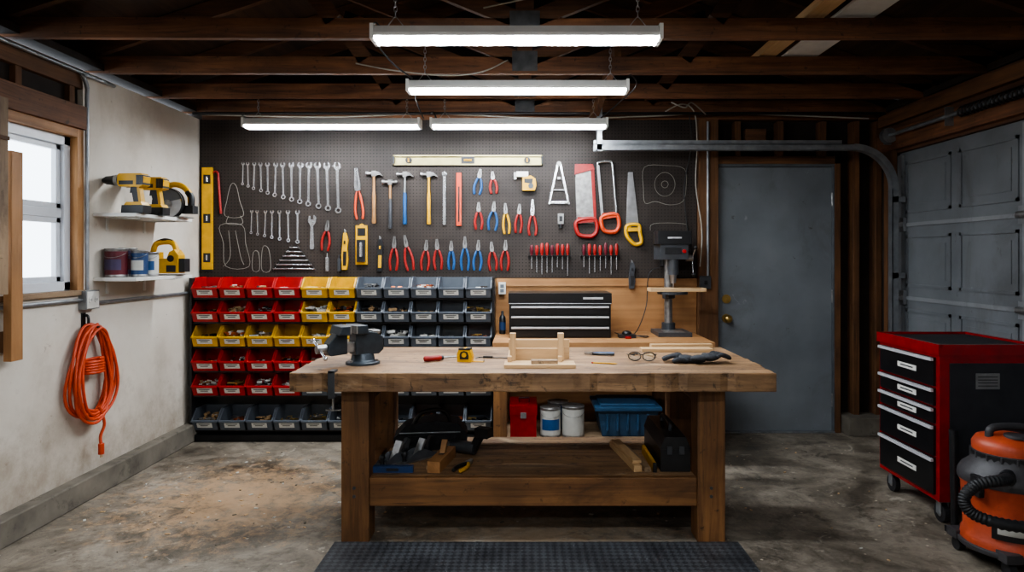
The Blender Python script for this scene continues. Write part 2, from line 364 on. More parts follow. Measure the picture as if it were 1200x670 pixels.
gdirt=[(2.5,0.54,0.70,(84,84,84),0.8,0.5,(1,1,0.5)),(12,0.62,0.70,(66,64,61),0.3,0.6,(1,1,0.5))]
gdm=M('garage_door_paint',(116,120,124),0.5,0.1,0.2,3,dirt=gdirt)
gdd=M('garage_door_rail',(142,145,148),0.5,0.15,0.2,3,dirt=gdirt)
def f(b):
    h=gz/4
    for i in range(4):
        z0=i*h; b.box(2.775,2.815,0.22,5.05,z0+0.003,z0+h-0.003,gdm)
        y=4.96
        while y>0.6:
            y1=y-0.52
            z2,z3=z0+0.08,z0+h-0.08
            for (a,c,d,e) in ((y1,y,z2,z2+0.02),(y1,y,z3-0.02,z3),(y1,y1+0.02,z2,z3),(y-0.02,y,z2,z3)): b.box(2.767,2.776,a,c,d,e,gdm)
            b.box(2.7705,2.776,y1+0.06,y-0.06,z2+0.06,z3-0.06,gdm)
            y-=0.61
        if i<3: b.box(2.765,2.776,0.22,5.05,z0+h-0.016,z0+h+0.010,gdd)
    for y in (5.02,3.75,2.5,1.2): b.box(2.755,2.776,y-0.03,y+0.03,0.02,gz-0.02,gdd)
    for i in range(1,4):
        z=i*h
        for y in (5.0,3.75):
            b.box(2.745,2.77,y-0.05,y+0.05,z-0.05,z+0.05,galv); b.cyl((2.735,y-0.04,z),(2.735,y+0.04,z),0.02,steelm,n=10)
obj('garage_door',f)
def f(b):
    y=4.93
    b.box(2.655,2.66,y,y+0.06,0.03,1.85,galv); b.box(2.655,2.70,y,y+0.004,0.03,1.85,galv); b.box(2.655,2.70,y+0.056,y+0.06,0.03,1.85,galv)
    n=12; vs=[]
    for i in range(n+1):
        a=math.radians(90*i/n)
        for r,yy in ((0.322,y),(0.277,y),(0.277,y+0.06),(0.322,y+0.06)):
            vs.append((2.38+r*math.cos(a),yy,1.85+r*math.sin(a)))
    fs=[(4*i+j,4*i+(j+1)%4,4*i+4+(j+1)%4,4*i+4+j) for i in range(n) for j in range(4)]
    b.add(vs,fs,galv)
    b.box(0.50,2.38,y,y+0.06,2.165,2.17,galv); b.box(0.50,2.38,y,y+0.004,2.127,2.17,galv); b.box(0.50,2.38,y+0.056,y+0.06,2.127,2.17,galv)
    b.box(0.50,2.30,y+0.02,y+0.024,2.17,2.20,galv)
    b.box(0.52,0.56,y,y+0.004,2.12,2.50,galv); b.box(0.52,0.524,y,y+0.04,2.12,2.50,galv)
    for z in (0.4,1.2,1.75): b.box(2.66,2.75,y,y+0.05,z,z+0.04,galv)
obj('garage_door_track',f)
def f(b):
    b.cyl((2.66,0.25,2.24),(2.66,5.0,2.24),0.014,galv,n=10)
    pts=[]
    for i in range(260): a=i*0.8; pts.append((2.66+0.03*math.cos(a),3.0+i*0.0045,2.24+0.03*math.sin(a)))
    b.tube(pts,0.006,blackm,5)
    b.cyl((2.66,4.97,2.24),(2.66,5.02,2.24),0.055,galv,n=20)
    for y in (2.98,4.3,5.03): b.box(2.645,2.70,y-0.003,y+0.003,2.18,2.30,galv)
obj('torsion_spring',f)
obj('wall_front',lambda b:b.prism([(-2.62,0),(2.87,0),(2.87,2.58),(0,3.52),(-2.62,2.62)],YF-0.1,YF,wm))
def f(b):
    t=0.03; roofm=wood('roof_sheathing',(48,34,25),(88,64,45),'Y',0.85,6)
    for s in (-1,1):
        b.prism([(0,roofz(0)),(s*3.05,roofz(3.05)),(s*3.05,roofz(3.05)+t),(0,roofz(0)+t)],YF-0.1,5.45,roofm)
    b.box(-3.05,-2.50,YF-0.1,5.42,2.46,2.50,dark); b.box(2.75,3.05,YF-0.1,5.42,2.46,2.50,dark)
obj('ceiling',f)
TY=[5.20,4.71,4.06,3.38,2.72,2.06,1.40,0.74,0.08,-0.58,-1.24]
gal2=M('truss_plate',(84,84,84),0.6,0.4,0.3,20)
def f(b):
    for i,y in enumerate(TY):
        w=0.04; jm=joist('X'); rm=rafter('X')
        z0=ZT+random.uniform(-.006,.006); sag=random.uniform(0.0,0.014)
        # bottom chord with a slight sag
        n=12; X=[-2.62+5.46*k/n for k in range(n+1)]; Z=[z0-sag*math.sin(math.pi*k/n) for k in range(n+1)]
        b.prism([(X[k],Z[k]) for k in range(n+1)]+[(X[k],Z[k]+0.10) for k in range(n,-1,-1)],y,y+w,jm)
        for s in (-1,1):
            xa,xb=s*2.80,0
            b.beam((xa,y+w/2,roofz(xa)-0.06),(xb,y+w/2,roofz(xb)-0.06),w,0.10,rm)
            b.beam((s*0.03,y+w/2,ZT+0.08),(s*1.25,y+w/2,roofz(1.25)-0.08),w,0.085,rm)
            b.beam((s*0.95,y+w/2,ZT+0.08),(s*1.30,y+w/2,roofz(1.3)-0.08),w,0.085,rm)
        b.box(-0.045,0.045,y,y+w,ZT+0.09,roofz(0)-0.08,rm)
        b.box(-0.075,0.075,y-0.0015,y,z0+0.01,z0+0.13,gal2)
obj('roof_truss',f,0.002)
obj('ceiling_brace',lambda b:b.beam((0.56,4.12,2.60),(0.50,5.18,2.36),0.04,0.09,stud('Y')))
def f(b):
    b.box(1.55,1.75,2.2,4.2,2.555,2.57,white); b.box(1.40,1.50,2.4,4.4,2.555,2.595,pine('Y'))
obj('stored_planks',f)
# ---------------------------------------------------------------- lights
led=emis('led_diffuser',(0.88,0.94,1.0,1),92)
def fixture(cx,cy,z,top=2.46):
    b=B(); L=0.61
    b.prism([(cy-0.055,z),(cy+0.055,z),(cy+0.06,z+0.012),(cy+0.028,z+0.05),(cy-0.028,z+0.05),(cy-0.06,z+0.012)],cx-L,cx+L,white,'YZ')
    for s in (-1,1):
        b.box(cx+s*L-0.008,cx+s*L+0.008,cy-0.062,cy+0.062,z-0.014,z+0.05,white)
    for dy in (-0.026,0.026):
        pts=[(cy+dy+0.021*math.cos(math.radians(a)),z-0.002+0.016*math.sin(math.radians(a))) for a in range(180,361,30)]
        b.prism(pts,cx-L+0.01,cx+L-0.01,led,'YZ')
    for s in (-1,1):
        x=cx+s*0.52; zz=z+0.05
        b.tube([(x-0.04,cy,zz),(x,cy,zz+0.05),(x+0.04,cy,zz)],0.0025,steelm,5)
        k=0; q=zz+0.045
        while q<top+0.06:
            pts=[]
            for j in range(8):
                a=2*math.pi*j/8; r1,r2=0.007*math.cos(a),0.015*math.sin(a)
                pts.append((x+(r1 if k%2 else 0),cy+(0 if k%2 else r1),q+0.013+r2))
            b.tube(pts,0.002,steelm,4,closed=True); q+=0.022; k+=1
    b.done('led_shop_light')
fixture(-0.035,2.93,2.29); fixture(-0.04,3.83,2.29); fixture(-1.345,4.78,2.27); fixture(-0.04,4.78,2.27)
fixture(0.0,1.1,2.29); fixture(0.0,-0.5,2.29)  # two unseen fixtures, added as fill light for the camera-facing surfaces
def cable(name,pts,r=0.004,mat=None,k=6):
    b=B(); b.tube(smooth_pts(pts,k),r,mat or black,6); return b.done(name)
cable('light_cord',[(-0.62,2.99,2.34),(-0.68,3.1,2.42),(-0.75,3.4,2.44),(-0.70,3.6,2.38),(-0.62,3.77,2.34)],0.005,black)
cable('light_cord',[(-0.60,3.90,2.33),(-0.66,4.2,2.42),(-0.72,4.5,2.40),(-0.70,4.72,2.31)],0.005,black)
cable('light_cord',[(0.55,3.87,2.34),(0.62,4.0,2.42),(0.70,4.3,2.43),(0.62,4.6,2.38),(0.53,4.74,2.32)],0.005,black)
cable('light_cord',[(-0.62,4.82,2.32),(-0.66,4.95,2.40),(-0.70,5.1,2.43)],0.005,black)
cable('light_cord',[(-1.93,4.84,2.32),(-2.05,4.95,2.38),(-2.1,5.1,2.42)],0.005,black)
cable('power_cable',[(-2.45,5.16,2.43),(-1.5,5.16,2.41),(-0.7,5.16,2.435),(0.2,5.16,2.40),(1.0,5.16,2.42),(1.45,5.16,2.44),(2.6,5.16,2.40)],0.006,cream)
cable('power_cable',[(1.05,5.1,2.44),(1.18,5.12,2.50),(1.28,5.15,2.44),(1.31,5.19,2.2),(1.30,5.19,1.9),(1.345,5.185,1.55),(1.33,5.185,1.28)],0.005,cream)
cable('power_cable',[(1.24,5.15,2.42),(1.27,5.2,2.2),(1.22,5.22,1.9),(1.24,5.22,1.6),(1.28,5.21,1.35),(1.30,5.2,1.22)],0.004,black)
cable('power_cable',[(1.02,4.75,2.43),(1.12,4.78,2.40),(1.20,4.9,2.46),(1.35,5.1,2.42)],0.005,cream)
cable('power_cable',[(-0.2,3.3,2.56),(0.1,3.2,2.58),(0.35,3.0,2.50),(0.3,2.8,2.55)],0.004,cream)
cable('power_cable',[(-1.0,4.04,2.50),(-0.75,3.98,2.44),(-0.45,3.97,2.41),(-0.25,4.0,2.44),(-0.1,4.04,2.52)],0.004,cream)
obj('black_pipe',lambda b:b.cyl((-2.49,5.12,2.43),(2.7,5.12,2.43),0.011,blackm,n=10))
cable('conduit_pipe',[(-2.475,-1.5,2.385),(-2.475,3.70,2.385),(-2.475,3.81,2.375),(-2.475,3.86,2.31),(-2.475,3.86,2.2),(-2.475,3.86,1.168)],0.0115,galv)
cable('conduit_pipe',[(-2.48,-1.5,1.115),(-2.48,3.2,1.115),(-2.48,3.818,1.115)],0.0105,galv)
cable('conduit_pipe',[(-2.48,3.942,1.09),(-2.48,4.4,1.09),(-2.48,5.1,1.09)],0.0105,galv)
def outlet(b):
    b.box(-2.50,-2.455,3.82,3.94,1.06,1.165,galv)
    b.box(-2.456,-2.452,3.828,3.932,1.065,1.16,white)
    for y in (3.855,3.905):
        b.cyl((-2.453,y,1.112),(-2.449,y,1.112),0.018,white,n=14)
        b.box(-2.4495,-2.448,y-0.008,y-0.005,1.107,1.12,black); b.box(-2.4495,-2.448,y+0.005,y+0.008,1.107,1.12,black)
obj('wall_outlet',outlet,0.002)
def f(b):
    b.box(-0.20,-0.145,5.19,YB-0.012,1.07,1.16,white); b.box(-0.187,-0.158,5.186,5.19,1.085,1.11,grey); b.box(-0.187,-0.158,5.186,5.19,1.12,1.145,grey)
obj('wall_outlet',f,0.003)
def f(b):
    b.box(1.325,1.41,5.165,5.20,1.11,1.21,dgrey); b.box(1.355,1.38,5.155,5.165,1.145,1.175,black); b.cyl((1.39,5.182,1.21),(1.39,5.182,2.38),0.010,galv,n=10)
obj('light_switch_box',f,0.003)
# ---------------------------------------------------------------- left wall items
def shelf(z):
    def f(b):
        b.box(-2.50,-2.25,3.95,4.62,z-0.02,z,white)
        for y in (4.08,4.48):
            b.box(-2.50,-2.492,y-0.012,y+0.012,z-0.10,z-0.02,white); b.box(-2.50,-2.29,y-0.012,y+0.012,z-0.028,z-0.02,white)
    obj('wall_shelf',f,0.002)
shelf(1.61); shelf(1.235)
def drill(x,y,z,rz=0,s=1):
    b=B(); M0=T((x,y,z))@R(rz,'Z')@Matrix.Scale(s,4); b.M=M0
    b.prism([(-0.015,0.002),(0.115,0.002),(0.118,0.046),(-0.01,0.046)],-0.036,0.036,black); b.prism([(0.0,0.046),(0.11,0.046),(0.10,0.064),(0.015,0.064)],-0.033,0.033,yel)
    b.prism([(0.048,0.06),(0.090,0.06),(0.074,0.15),(0.030,0.15)],-0.017,0.017,black)
    b.prism([(0.078,0.062),(0.094,0.062),(0.080,0.15),(0.066,0.15)],-0.0175,0.0175,yel)
    b.prism([(0.112,0.155),(0.118,0.20),(0.10,0.222),(-0.030,0.222),(-0.040,0.21),(-0.040,0.165),(-0.03,0.15),(0.09,0.146)],-0.031,0.031,yel)
    b.box(-0.030,0.055,-0.0325,0.0325,0.160,0.182,black); b.box(0.072,0.114,-0.0322,0.0322,0.158,0.212,black)
    for i in range(4): b.box(0.076+i*0.009,0.080+i*0.009,-0.0335,-0.032,0.165,0.205,dgrey)
    b.M=M0@T((0,0,0.187))@R(90,'Y')
    b.lathe([(0.009,-0.150),(0.014,-0.142),(0.024,-0.122),(0.026,-0.088),(0.029,-0.082),(0.031,-0.04)],(0,0,0),black,16)
    b.lathe([(0.0325,-0.066),(0.0325,-0.044)],(0,0,0),steelm,16,caps=False)
    b.lathe([(0.003,-0.175),(0.003,-0.148)],(0,0,0),steel,8)
    b.M=M0; b.prism([(0.018,0.115),(0.034,0.12),(0.032,0.145),(0.022,0.145)],-0.008,0.008,black)
    b.done('cordless_drill',0.004)
drill(-2.345,4.03,1.61,-6,1.06); drill(-2.335,4.22,1.61,-3,1.06)
sawguard=M('saw_guard_grey',(96,98,102),0.4,0.4,0.2)
def f(b):
    b.M=T((-2.33,4.50,1.612))@Matrix.Scale(1.08,4)
    b.box(-0.11,0.11,-0.07,0.06,0.0,0.006,steelm)
    b.ring(0.0,0.078,0.012,0.080,-0.036,-0.033,steel,28)
    b.prism([(0.090*math.cos(math.radians(a)),0.085+0.090*math.sin(math.radians(a))) for a in range(20,190,15)],-0.045,-0.02,sawguard)
    b.ring(0.0,0.085,0.086,0.094,-0.05,-0.015,black,28)
    b.cyl((0,-0.052,0.085),(0,-0.03,0.085),0.022,steelm)
    b.cyl((0.0,-0.02,0.095),(0.0,0.05,0.095),0.055,yel,0.05,20); b.cyl((0.0,0.05,0.095),(0.0,0.065,0.095),0.045,black)
    b.tube(smooth_pts([(-0.03,0.0,0.165),(0.0,0.0,0.20),(0.06,0.0,0.195),(0.11,0.0,0.15),(0.12,0.0,0.08)]),0.018,yel,10)
    b.tube(smooth_pts([(0.10,0.0,0.16),(0.122,0.0,0.12),(0.12,0.0,0.06)]),0.020,black,10)
    b.tube(smooth_pts([(-0.03,0.0,0.15),(-0.07,0.0,0.17),(-0.09,0.0,0.20)]),0.014,black,10)
    b.box(0.06,0.14,-0.02,0.05,0.025,0.075,black)
obj('circular_saw',f,0.002)
def can(x,y,z,r,h,body,name='paint_can',lab=None):
    b=B(); b.lathe([(r,0),(r+0.002,0.004),(r,0.010),(r,h-0.012),(r+0.003,h-0.006),(r+0.003,h),(r-0.008,h),(r-0.010,h-0.006),(r*0.8,h-0.006),(r*0.78,h-0.002),(0.001,h-0.002)],(x,y,z),steelm,28)
    b.lathe([(r+0.0008,0.015),(r+0.0008,h-0.018)],(x,y,z),body,28,caps=False)
    if lab:
        vs=[];n=12
        for i in range(n+1):
            q=math.radians(215+110*i/n)
            for zz in (h*0.25,h*0.62): vs.append((x+(r+0.0016)*math.cos(q),y+(r+0.0016)*math.sin(q),z+zz))
        b.add(vs,[(2*i,2*i+2,2*i+3,2*i+1) for i in range(n)],lab,True)
    pts=[(x+r*math.cos(a)*1.03,y-r*0.95*math.sin(a)-0.004,z+h*0.85-math.sin(a)*r*0.5) for a in [math.pi*i/12 for i in range(13)]]
    b.tube(pts,0.0018,steelm,5)
    b.done(name)
navy=M('navy_label',(32,62,104),0.45,0,0.2); maroon=M('maroon_label',(92,22,34),0.45,0,0.2); wlab=M('white_label',(196,195,188),0.5,0,0.1)
purple=M('purple_label',(70,58,92),0.45,0,0.2)
can(-2.43,4.06,1.236,0.060,0.17,maroon,lab=purple); can(-2.325,4.12,1.236,0.045,0.16,navy,lab=wlab); can(-2.44,4.20,1.236,0.05,0.175,purple,lab=maroon); can(-2.33,4.25,1.236,0.045,0.15,wlab,lab=blue)
def f(b):
    b.M=T((-2.345,4.45,1.236))@Matrix.Scale(1.08,4)
    b.box(-0.10,0.10,-0.05,0.05,0,0.006,steelm)
    b.prism([(-0.10,0.012),(-0.10,0.09),(-0.085,0.125),(-0.03,0.14),(-0.03,0.10),(0.03,0.10),(0.045,0.14),(0.075,0.155),(0.10,0.12),(0.10,0.012)],-0.042,0.042,yel)
    b.box(-0.075,-0.015,-0.046,-0.04,0.03,0.085,black); b.box(0.03,0.085,-0.046,-0.04,0.02,0.06,black); b.ring(0.055,0.10,0.0,0.020,-0.047,-0.04,black,16)
    b.tube(smooth_pts([(-0.075,0,0.12),(-0.055,0,0.185),(0.0,0,0.20),(0.05,0,0.19),(0.075,0,0.13)]),0.017,yel,10)
    b.tube(smooth_pts([(-0.045,0,0.197),(0.0,0,0.21),(0.045,0,0.2)]),0.014,black,8)
    b.box(0.09,0.135,-0.035,0.035,0.02,0.10,black)
obj('cordless_planer',f,0.004)
def f(b):
    yc,zc=3.87,0.70; pts=[]
    n=11
    for k in range(n):
        ph=random.uniform(0.7,1.1); hh=random.uniform(0.82,1.06); x=-2.475+0.07*random.random(); dy=random.uniform(-0.025,0.025)
        for j in range(16):
            a=math.pi/2+2*math.pi*j/16
            wdt=0.165*ph*(1.0-0.28*math.sin(a))
            pts.append((x+0.008*math.sin(a*3+k),yc+dy*(1-math.sin(a))+wdt*math.cos(a)+0.02*math.sin(k),zc+0.03*(k%3)*0.3+ (0.27*hh if math.sin(a)<0 else 0.255)*math.sin(a)))
    b.tube(smooth_pts(pts,3),0.0085,orange,7)
    pts=[]
    for i in range(46): a=i*0.75; pts.append((-2.445+0.038*math.cos(a),3.865+0.075*math.sin(a),0.78-0.0018*i))
    b.tube(pts,0.0085,orange,6)
    b.tube(smooth_pts([(-2.43,3.9,0.50),(-2.42,3.93,0.40),(-2.43,3.91,0.33),(-2.42,3.90,0.28)]),0.0085,orange,7)
    b.cyl((-2.42,3.90,0.29),(-2.42,3.90,0.23),0.016,orange)
    for q in (-.006,.006): b.cyl((-2.42,3.90+q,0.23),(-2.42,3.90+q,0.212),0.0025,brass,n=6)
    b.tube(smooth_pts([(-2.50,3.86,1.02),(-2.47,3.86,1.02),(-2.465,3.86,0.96),(-2.45,3.86,0.925),(-2.42,3.86,0.93),(-2.41,3.86,0.965)]),0.008,blackm,8)
    b.box(-2.50,-2.492,3.845,3.875,0.95,1.04,blackm)
obj('extension_cord',f)
def f(b):
    b.box(-2.47,-2.42,2.45,3.20,1.18,2.10,oldply('Z')); b.box(-2.42,-2.412,2.45,3.20,1.9,1.92,stud('Y')); b.box(-2.42,-2.405,2.5,3.15,1.35,1.40,oldply('Y'))
    b.box(-2.5,-2.47,2.5,2.56,1.2,2.1,stud('Z'))
obj('window_shutter',f,0.003)
def f(b):
    b.box(-2.465,-2.425,3.225,3.30,0.86,1.86,ply('Z')); b.box(-2.499,-2.465,3.24,3.285,0.9,1.0,stud('Z'))
obj('wall_plank',f,0.003)
# ---------------------------------------------------------------- storage bins
rack=bpy.data.objects.new('storage_bin_rack',None); sc.collection.objects.link(rack); rack.location=(-1.34,5.1,0)
rackfix=Matrix.Translation(-Vector(rack.location))
def addchild(ob):
    ob.parent=rack; ob.matrix_parent_inverse=rackfix
RX0=-2.44; PIT=0.2; RZ=[1.055,0.878,0.698,0.518,0.338,0.085]
b=B()
b.box(RX0-0.02,RX0,5.0,5.235,0,1.2,blackm); b.box(RX0+2.2,RX0+2.22,5.0,5.235,0,1.2,blackm); b.box(RX0,RX0+2.2,5.215,5.235,0.02,1.2,blackm)
for z in RZ: b.box(RX0,RX0+2.2,5.02,5.215,z-0.014,z-0.004,blackm)
b.box(RX0,RX0+2.2,5.0,5.215,0.0,0.05,blackm)
addchild(b.done('frame'))
def binmesh(col,nm):
    b=B(); w=0.186; h=0.145; t=0.005
    side=[(-0.205,0),(-0.235,0.07),(-0.225,0.078),(-0.16,h),(0,h),(0,0)]
    b.prism(side,-w/2,-w/2+t,col,'YZ'); b.prism(side,w/2-t,w/2,col,'YZ')
    b.box(-w/2,w/2,-0.205,0,0,t,col); b.box(-w/2,w/2,-t,0,0,h,col)
    b.prism([(-0.205,0),(-0.235,0.07),(-0.229,0.07),(-0.199,0)],-w/2,w/2,col,'YZ')
    b.prism([(-0.240,0.064),(-0.240,0.074),(-0.222,0.076),(-0.222,0.070)],-w/2-0.002,w/2+0.002,col,'YZ')
    for s in (-1,1): b.prism([(-0.228,0.072),(-0.16,h-0.004),(-0.16,h+0.004),(-0.0,h+0.004),(0,h-0.004),(-0.157,h-0.006),(-0.22,0.068)],s*(w/2+0.001)-0.004,s*(w/2+0.001)+0.004,col,'YZ')
    b.prism([(-0.2145,0.020),(-0.2305,0.057),(-0.2335,0.057),(-0.2175,0.020)],-0.055,0.055,paper,'YZ')
    for q,(a,c) in enumerate(((-0.04,0.04),(-0.03,0.025))):
        z=0.046-q*0.012; y=-0.2175-(z-0.02)/0.037*0.016
        b.prism([(y-0.0022,z),(y-0.0038,z+0.005),(y-0.0008,z+0.005),(y,z)],a,c,black,'YZ')
    o=b.done(nm,0,origin=(0,0,0)); me=o.data; bpy.data.objects.remove(o); return me
greyd=M('grey_bin_plastic',(84,90,98),0.42,0,0.15)
BM={'r':binmesh(red,'red_bin'),'y':binmesh(yel,'yellow_bin'),'g':binmesh(greyd,'grey_bin')}
rows=['rrrryyggggg','rrrryyggggg','yyyyyyggggg','rrrrrgggggg','rrrrggggggg','ggggggggggg']
cb=B(); cm=[steelm,brass,black,M('cardboard',(150,120,84),0.8),M('copper',(180,100,60),0.4,0.7),white,M('dark_iron',(70,62,56),0.5,0.5)]
k=0
for ri,z in enumerate(RZ):
    for ci,ch in enumerate(rows[ri]):
        x=RX0+PIT*(ci+0.5); ob=bpy.data.objects.new('bin_%d'%(k+1),BM[ch]); sc.collection.objects.link(ob); ob.location=(x,5.212,z); addchild(ob); k+=1
        mm=random.sample(cm,2); big=random.random()
        fill=random.uniform(0.035,0.08)
        cb.box(x-0.083,x+0.083,5.02,5.20,z+0.006,z+fill*0.7,mm[0])
        for q in range(18):
            cb.M=T((x+random.uniform(-.06,.06),5.05+random.uniform(-.02,.10),z+fill+random.uniform(-0.01,0.025)))@R(random.uniform(0,180),'Z')@R(random.uniform(-50,50),'X')
            s=random.uniform(0.6,1.3)*(1.4 if big>.5 else 0.8); m=random.choice(mm)
            if q%3: cb.box(-0.018*s,0.018*s,-0.006*s,0.006*s,-0.006*s,0.006*s,m)
            else: cb.cyl((-0.025*s,0,0),(0.025*s,0,0),0.006*s,m,n=7)
            cb.M=Matrix()
addchild(cb.done('bin_contents'))
# ---------------------------------------------------------------- pegboard tools
# image pixel coordinates projected onto the board plane: one pixel = 6.55 mm on the board, u to the right, v downward
U=0.00655
def PX(u): return (u-615)*U
def PZ(v): return 1.36+(300-v)*U
class Tool(B):
    def __init__(s,u,v,rot=0,off=0): super().__init__(); s.M=T((PX(u),YB-0.0005-off,PZ(v)))@R(rot,'Y')
def wrench(b,L,w,mat=chrome):
    h=L/2; Rr=w; cz=h-Rr
    arc=[(Rr*math.cos(math.radians(a)),cz+Rr*math.sin(math.radians(a))) for a in range(62,-243,-20)]
    poly=arc+[(-0.42*Rr,cz+0.95*Rr),(-0.42*Rr,cz-0.1*Rr),(0.42*Rr,cz-0.1*Rr),(0.42*Rr,cz+0.95*Rr)]
    b.prism(poly,-0.008,-0.001,mat)
    b.prism([(-w*0.36,cz-Rr*0.7),(w*0.36,cz-Rr*0.7),(w*0.3,-h+w*1.3),(-w*0.3,-h+w*1.3)],-0.007,-0.002,mat)
    b.ring(0,-h+w*0.8,w*0.45,w*0.85,-0.009,-0.001,mat,14)
b=B()
us=[285,291,298,306,314,323,332,342,352,362,373,384,396]
for i,u in enumerate(us):
    L=(27+i*2.75)*U; b.M=T((PX(u),YB-0.0005,PZ(190)-L/2))@R(random.uniform(-2,2),'Y'); wrench(b,L,0.0125+0.0014*i)
b.done('combination_wrench_set')
b=B()
for i,u in enumerate([295,302,311,319,328,338,349]):
    L=(28+i*1.9)*U; b.M=T((PX(u),YB-0.0005,PZ(246)-L/2))@R(random.uniform(-2,2),'Y'); wrench(b,L,0.012+0.001*i)
b.done('combination_wrench_set')
def adj(b,L):
    h=L/2
    b.prism([(-0.012,-h),(0.012,-h),(0.016,-h+0.02),(0.010,h-0.08),(-0.010,h-0.08),(-0.016,-h+0.02)],-0.012,-0.002,chrome)
    b.prism([(-0.010,h-0.085),(0.012,h-0.085),(0.030,h-0.06),(0.034,h-0.02),(0.020,h),(0.012,h-0.005),(0.012,h-0.035),(-0.010,h-0.035),(-0.010,h-0.008),(-0.022,h-0.005),(-0.028,h-0.045)],-0.016,-0.001,chrome)
    b.cyl((0.002,-0.018,h-0.055),(0.018,-0.018,h-0.055),0.007,steelm,n=8)
b=Tool(366,272); adj(b,40*U); b.done('adjustable_wrench')
def pliers(u,v,L,mat,spread=0.034,rot=0,name='pliers',jaw=0.3,jw=0.014,jm=None):
    b=Tool(u,v,rot); p=L*0.5-L*jaw; J=L*jaw; jm=jm or steelm
    for s in (-1,1):
        b.prism([(0,p-0.014),(s*jw,p-0.006),(s*jw*1.1,p+J*0.25),(s*jw*0.5,p+J),(s*0.0015,p+J),(s*0.003,p+J*0.3)],-0.018,-0.006,jm)
        b.tube(smooth_pts([(s*0.006,-0.012,p-0.006),(s*spread*0.62,-0.012,p-L*0.16),(s*spread,-0.012,p-L*0.42),(s*spread*0.72,-0.012,-L/2)],4),[0.006]*3+[0.0095]*9+[0.007],mat,8)
    b.cyl((0,-0.024,p),(0,-0.001,p),0.013,jm,n=14)
    b.done(name)
pliers(383,276,36*U,redg,0.03,6)
pliers(561,213,30*U,blue,0.028,8); pliers(578,214,26*U,redg,0.026,-4)
pliers(561,253,32*U,redg,0.028,0); pliers(578,253,34*U,blue,0.034,4)
pliers(593,256,36*U,yel,0.024,-3); pliers(608,256,34*U,redg,0.024,3); pliers(624,255,42*U,redg,0.03,0,jaw=0.4,jm=chrome)
pliers(420,227,60*U,orange,0.03,-4,'tin_snips',0.42,0.022,chrome)
for u,m,v,L,r in ((462,redg,297,40,2),(478,redg,296,42,-10),(499,redg,299,36,4),(513,redg,298,36,-3),(545,blue,297,40,0),(560,blue,299,36,3),(577,redg,300,34,-4),(592,redg,299,36,2)):
    pliers(u,v,L*U,m,0.030,r)
pliers(529,299,34*U,blue,0.022,0)
def hammer(u,v,L,grip,shaft,kind='claw',name='claw_hammer'):
    b=Tool(u,v); h=L/2; y=-0.022
    b.tube([(0,y,h-0.03),(0,y,h-0.07),(0,y,0.02)],[0.011,0.009,0.010],shaft,10)
    b.tube([(0,y,0.04),(0,y,0.0),(0,y,-h*0.6),(0,y,-h+0.01),(0,y,-h)],[0.011,0.014,0.013,0.016,0.012],grip,10)
    b.box(-0.016,0.016,y-0.014,y+0.014,h-0.045,h-0.005,steelm)
    b.cyl((-0.014,y,h-0.024),(-0.05,y,h-0.024),0.012,steelm,n=12); b.cyl((-0.045,y,h-0.024),(-0.062,y,h-0.024),0.017,steelm,n=14)
    if kind=='claw': b.prism([(0.012,h-0.008),(0.035,h-0.010),(0.062,h-0.035),(0.066,h-0.045),(0.04,h-0.032),(0.012,h-0.04)],y-0.012,y+0.012,steelm)
    else: b.cyl((0.012,y,h-0.024),(0.035,y,h-0.024),0.012,steelm,n=12); b.ell((0.04,y,h-0.024),(0.016,0.015,0.015),steelm)
    b.box(-0.02,0.02,-0.02,-0.0,h-0.052,h-0.046,blackm)
    b.done(name)
tan=M('hickory_handle',(160,116,72),0.5,0,0.3)
hammer(439,231,62*U,tan,tan,'claw'); hammer(458,239,58*U,dgrey,tan,'ball','ball_peen_hammer'); hammer(475,232,62*U,blue,steelm,'claw'); hammer(503,232,62*U,yel,yel,'claw')
def f(b):
    b.M=T((PX(521),YB-0.001,PZ(233)))
    b.box(-0.011,0.011,-0.016,0,-0.2,0.2,chrome); b.ring(0,0.19,0.006,0.018,-0.016,0,chrome,16)
obj('pry_bar',f,0.002)
def f(b):
    b.M=T((PX(538),YB-0.001,PZ(234)))
    b.box(-0.019,0.019,-0.02,0,-0.20,0.205,orange); b.box(-0.006,0.006,-0.0215,-0.02,-0.17,0.1,black)
obj('folding_rule',f,0.003)
def f(b):
    x0,x1,z0,z1=PX(461),PX(636),PZ(194),PZ(182); al=M('level_aluminium',(180,170,120),0.4,0.6,0.15)
    b.box(x0,x1,-0.004+YB,YB-0.001,z0,z1,al); b.box(x0,x1,YB-0.026,YB-0.001,z0,z0+0.012,al); b.box(x0,x1,YB-0.026,YB-0.001,z1-0.012,z1,al)
    b.box(x0,x0+0.012,YB-0.026,YB-0.001,z0,z1,black); b.box(x1-0.012,x1,YB-0.026,YB-0.001,z0,z1,black)
    c=(x0+x1)/2
    b.box(c-0.05,c+0.05,YB-0.023,YB-0.003,z0+0.010,z1-0.010,black); b.cyl((c-0.03,YB-0.024,(z0+z1)/2),(c+0.03,YB-0.024,(z0+z1)/2),0.008,yel,n=10)
    for q in (x0+0.12,x1-0.12): b.cyl((q,YB-0.024,(z0+z1)/2),(q,YB-0.002,(z0+z1)/2),0.024,black,n=18); b.cyl((q,YB-0.026,(z0+z1)/2-0.015),(q,YB-0.026,(z0+z1)/2+0.015),0.006,yel,n=8)
obj('spirit_level',f,0.001)
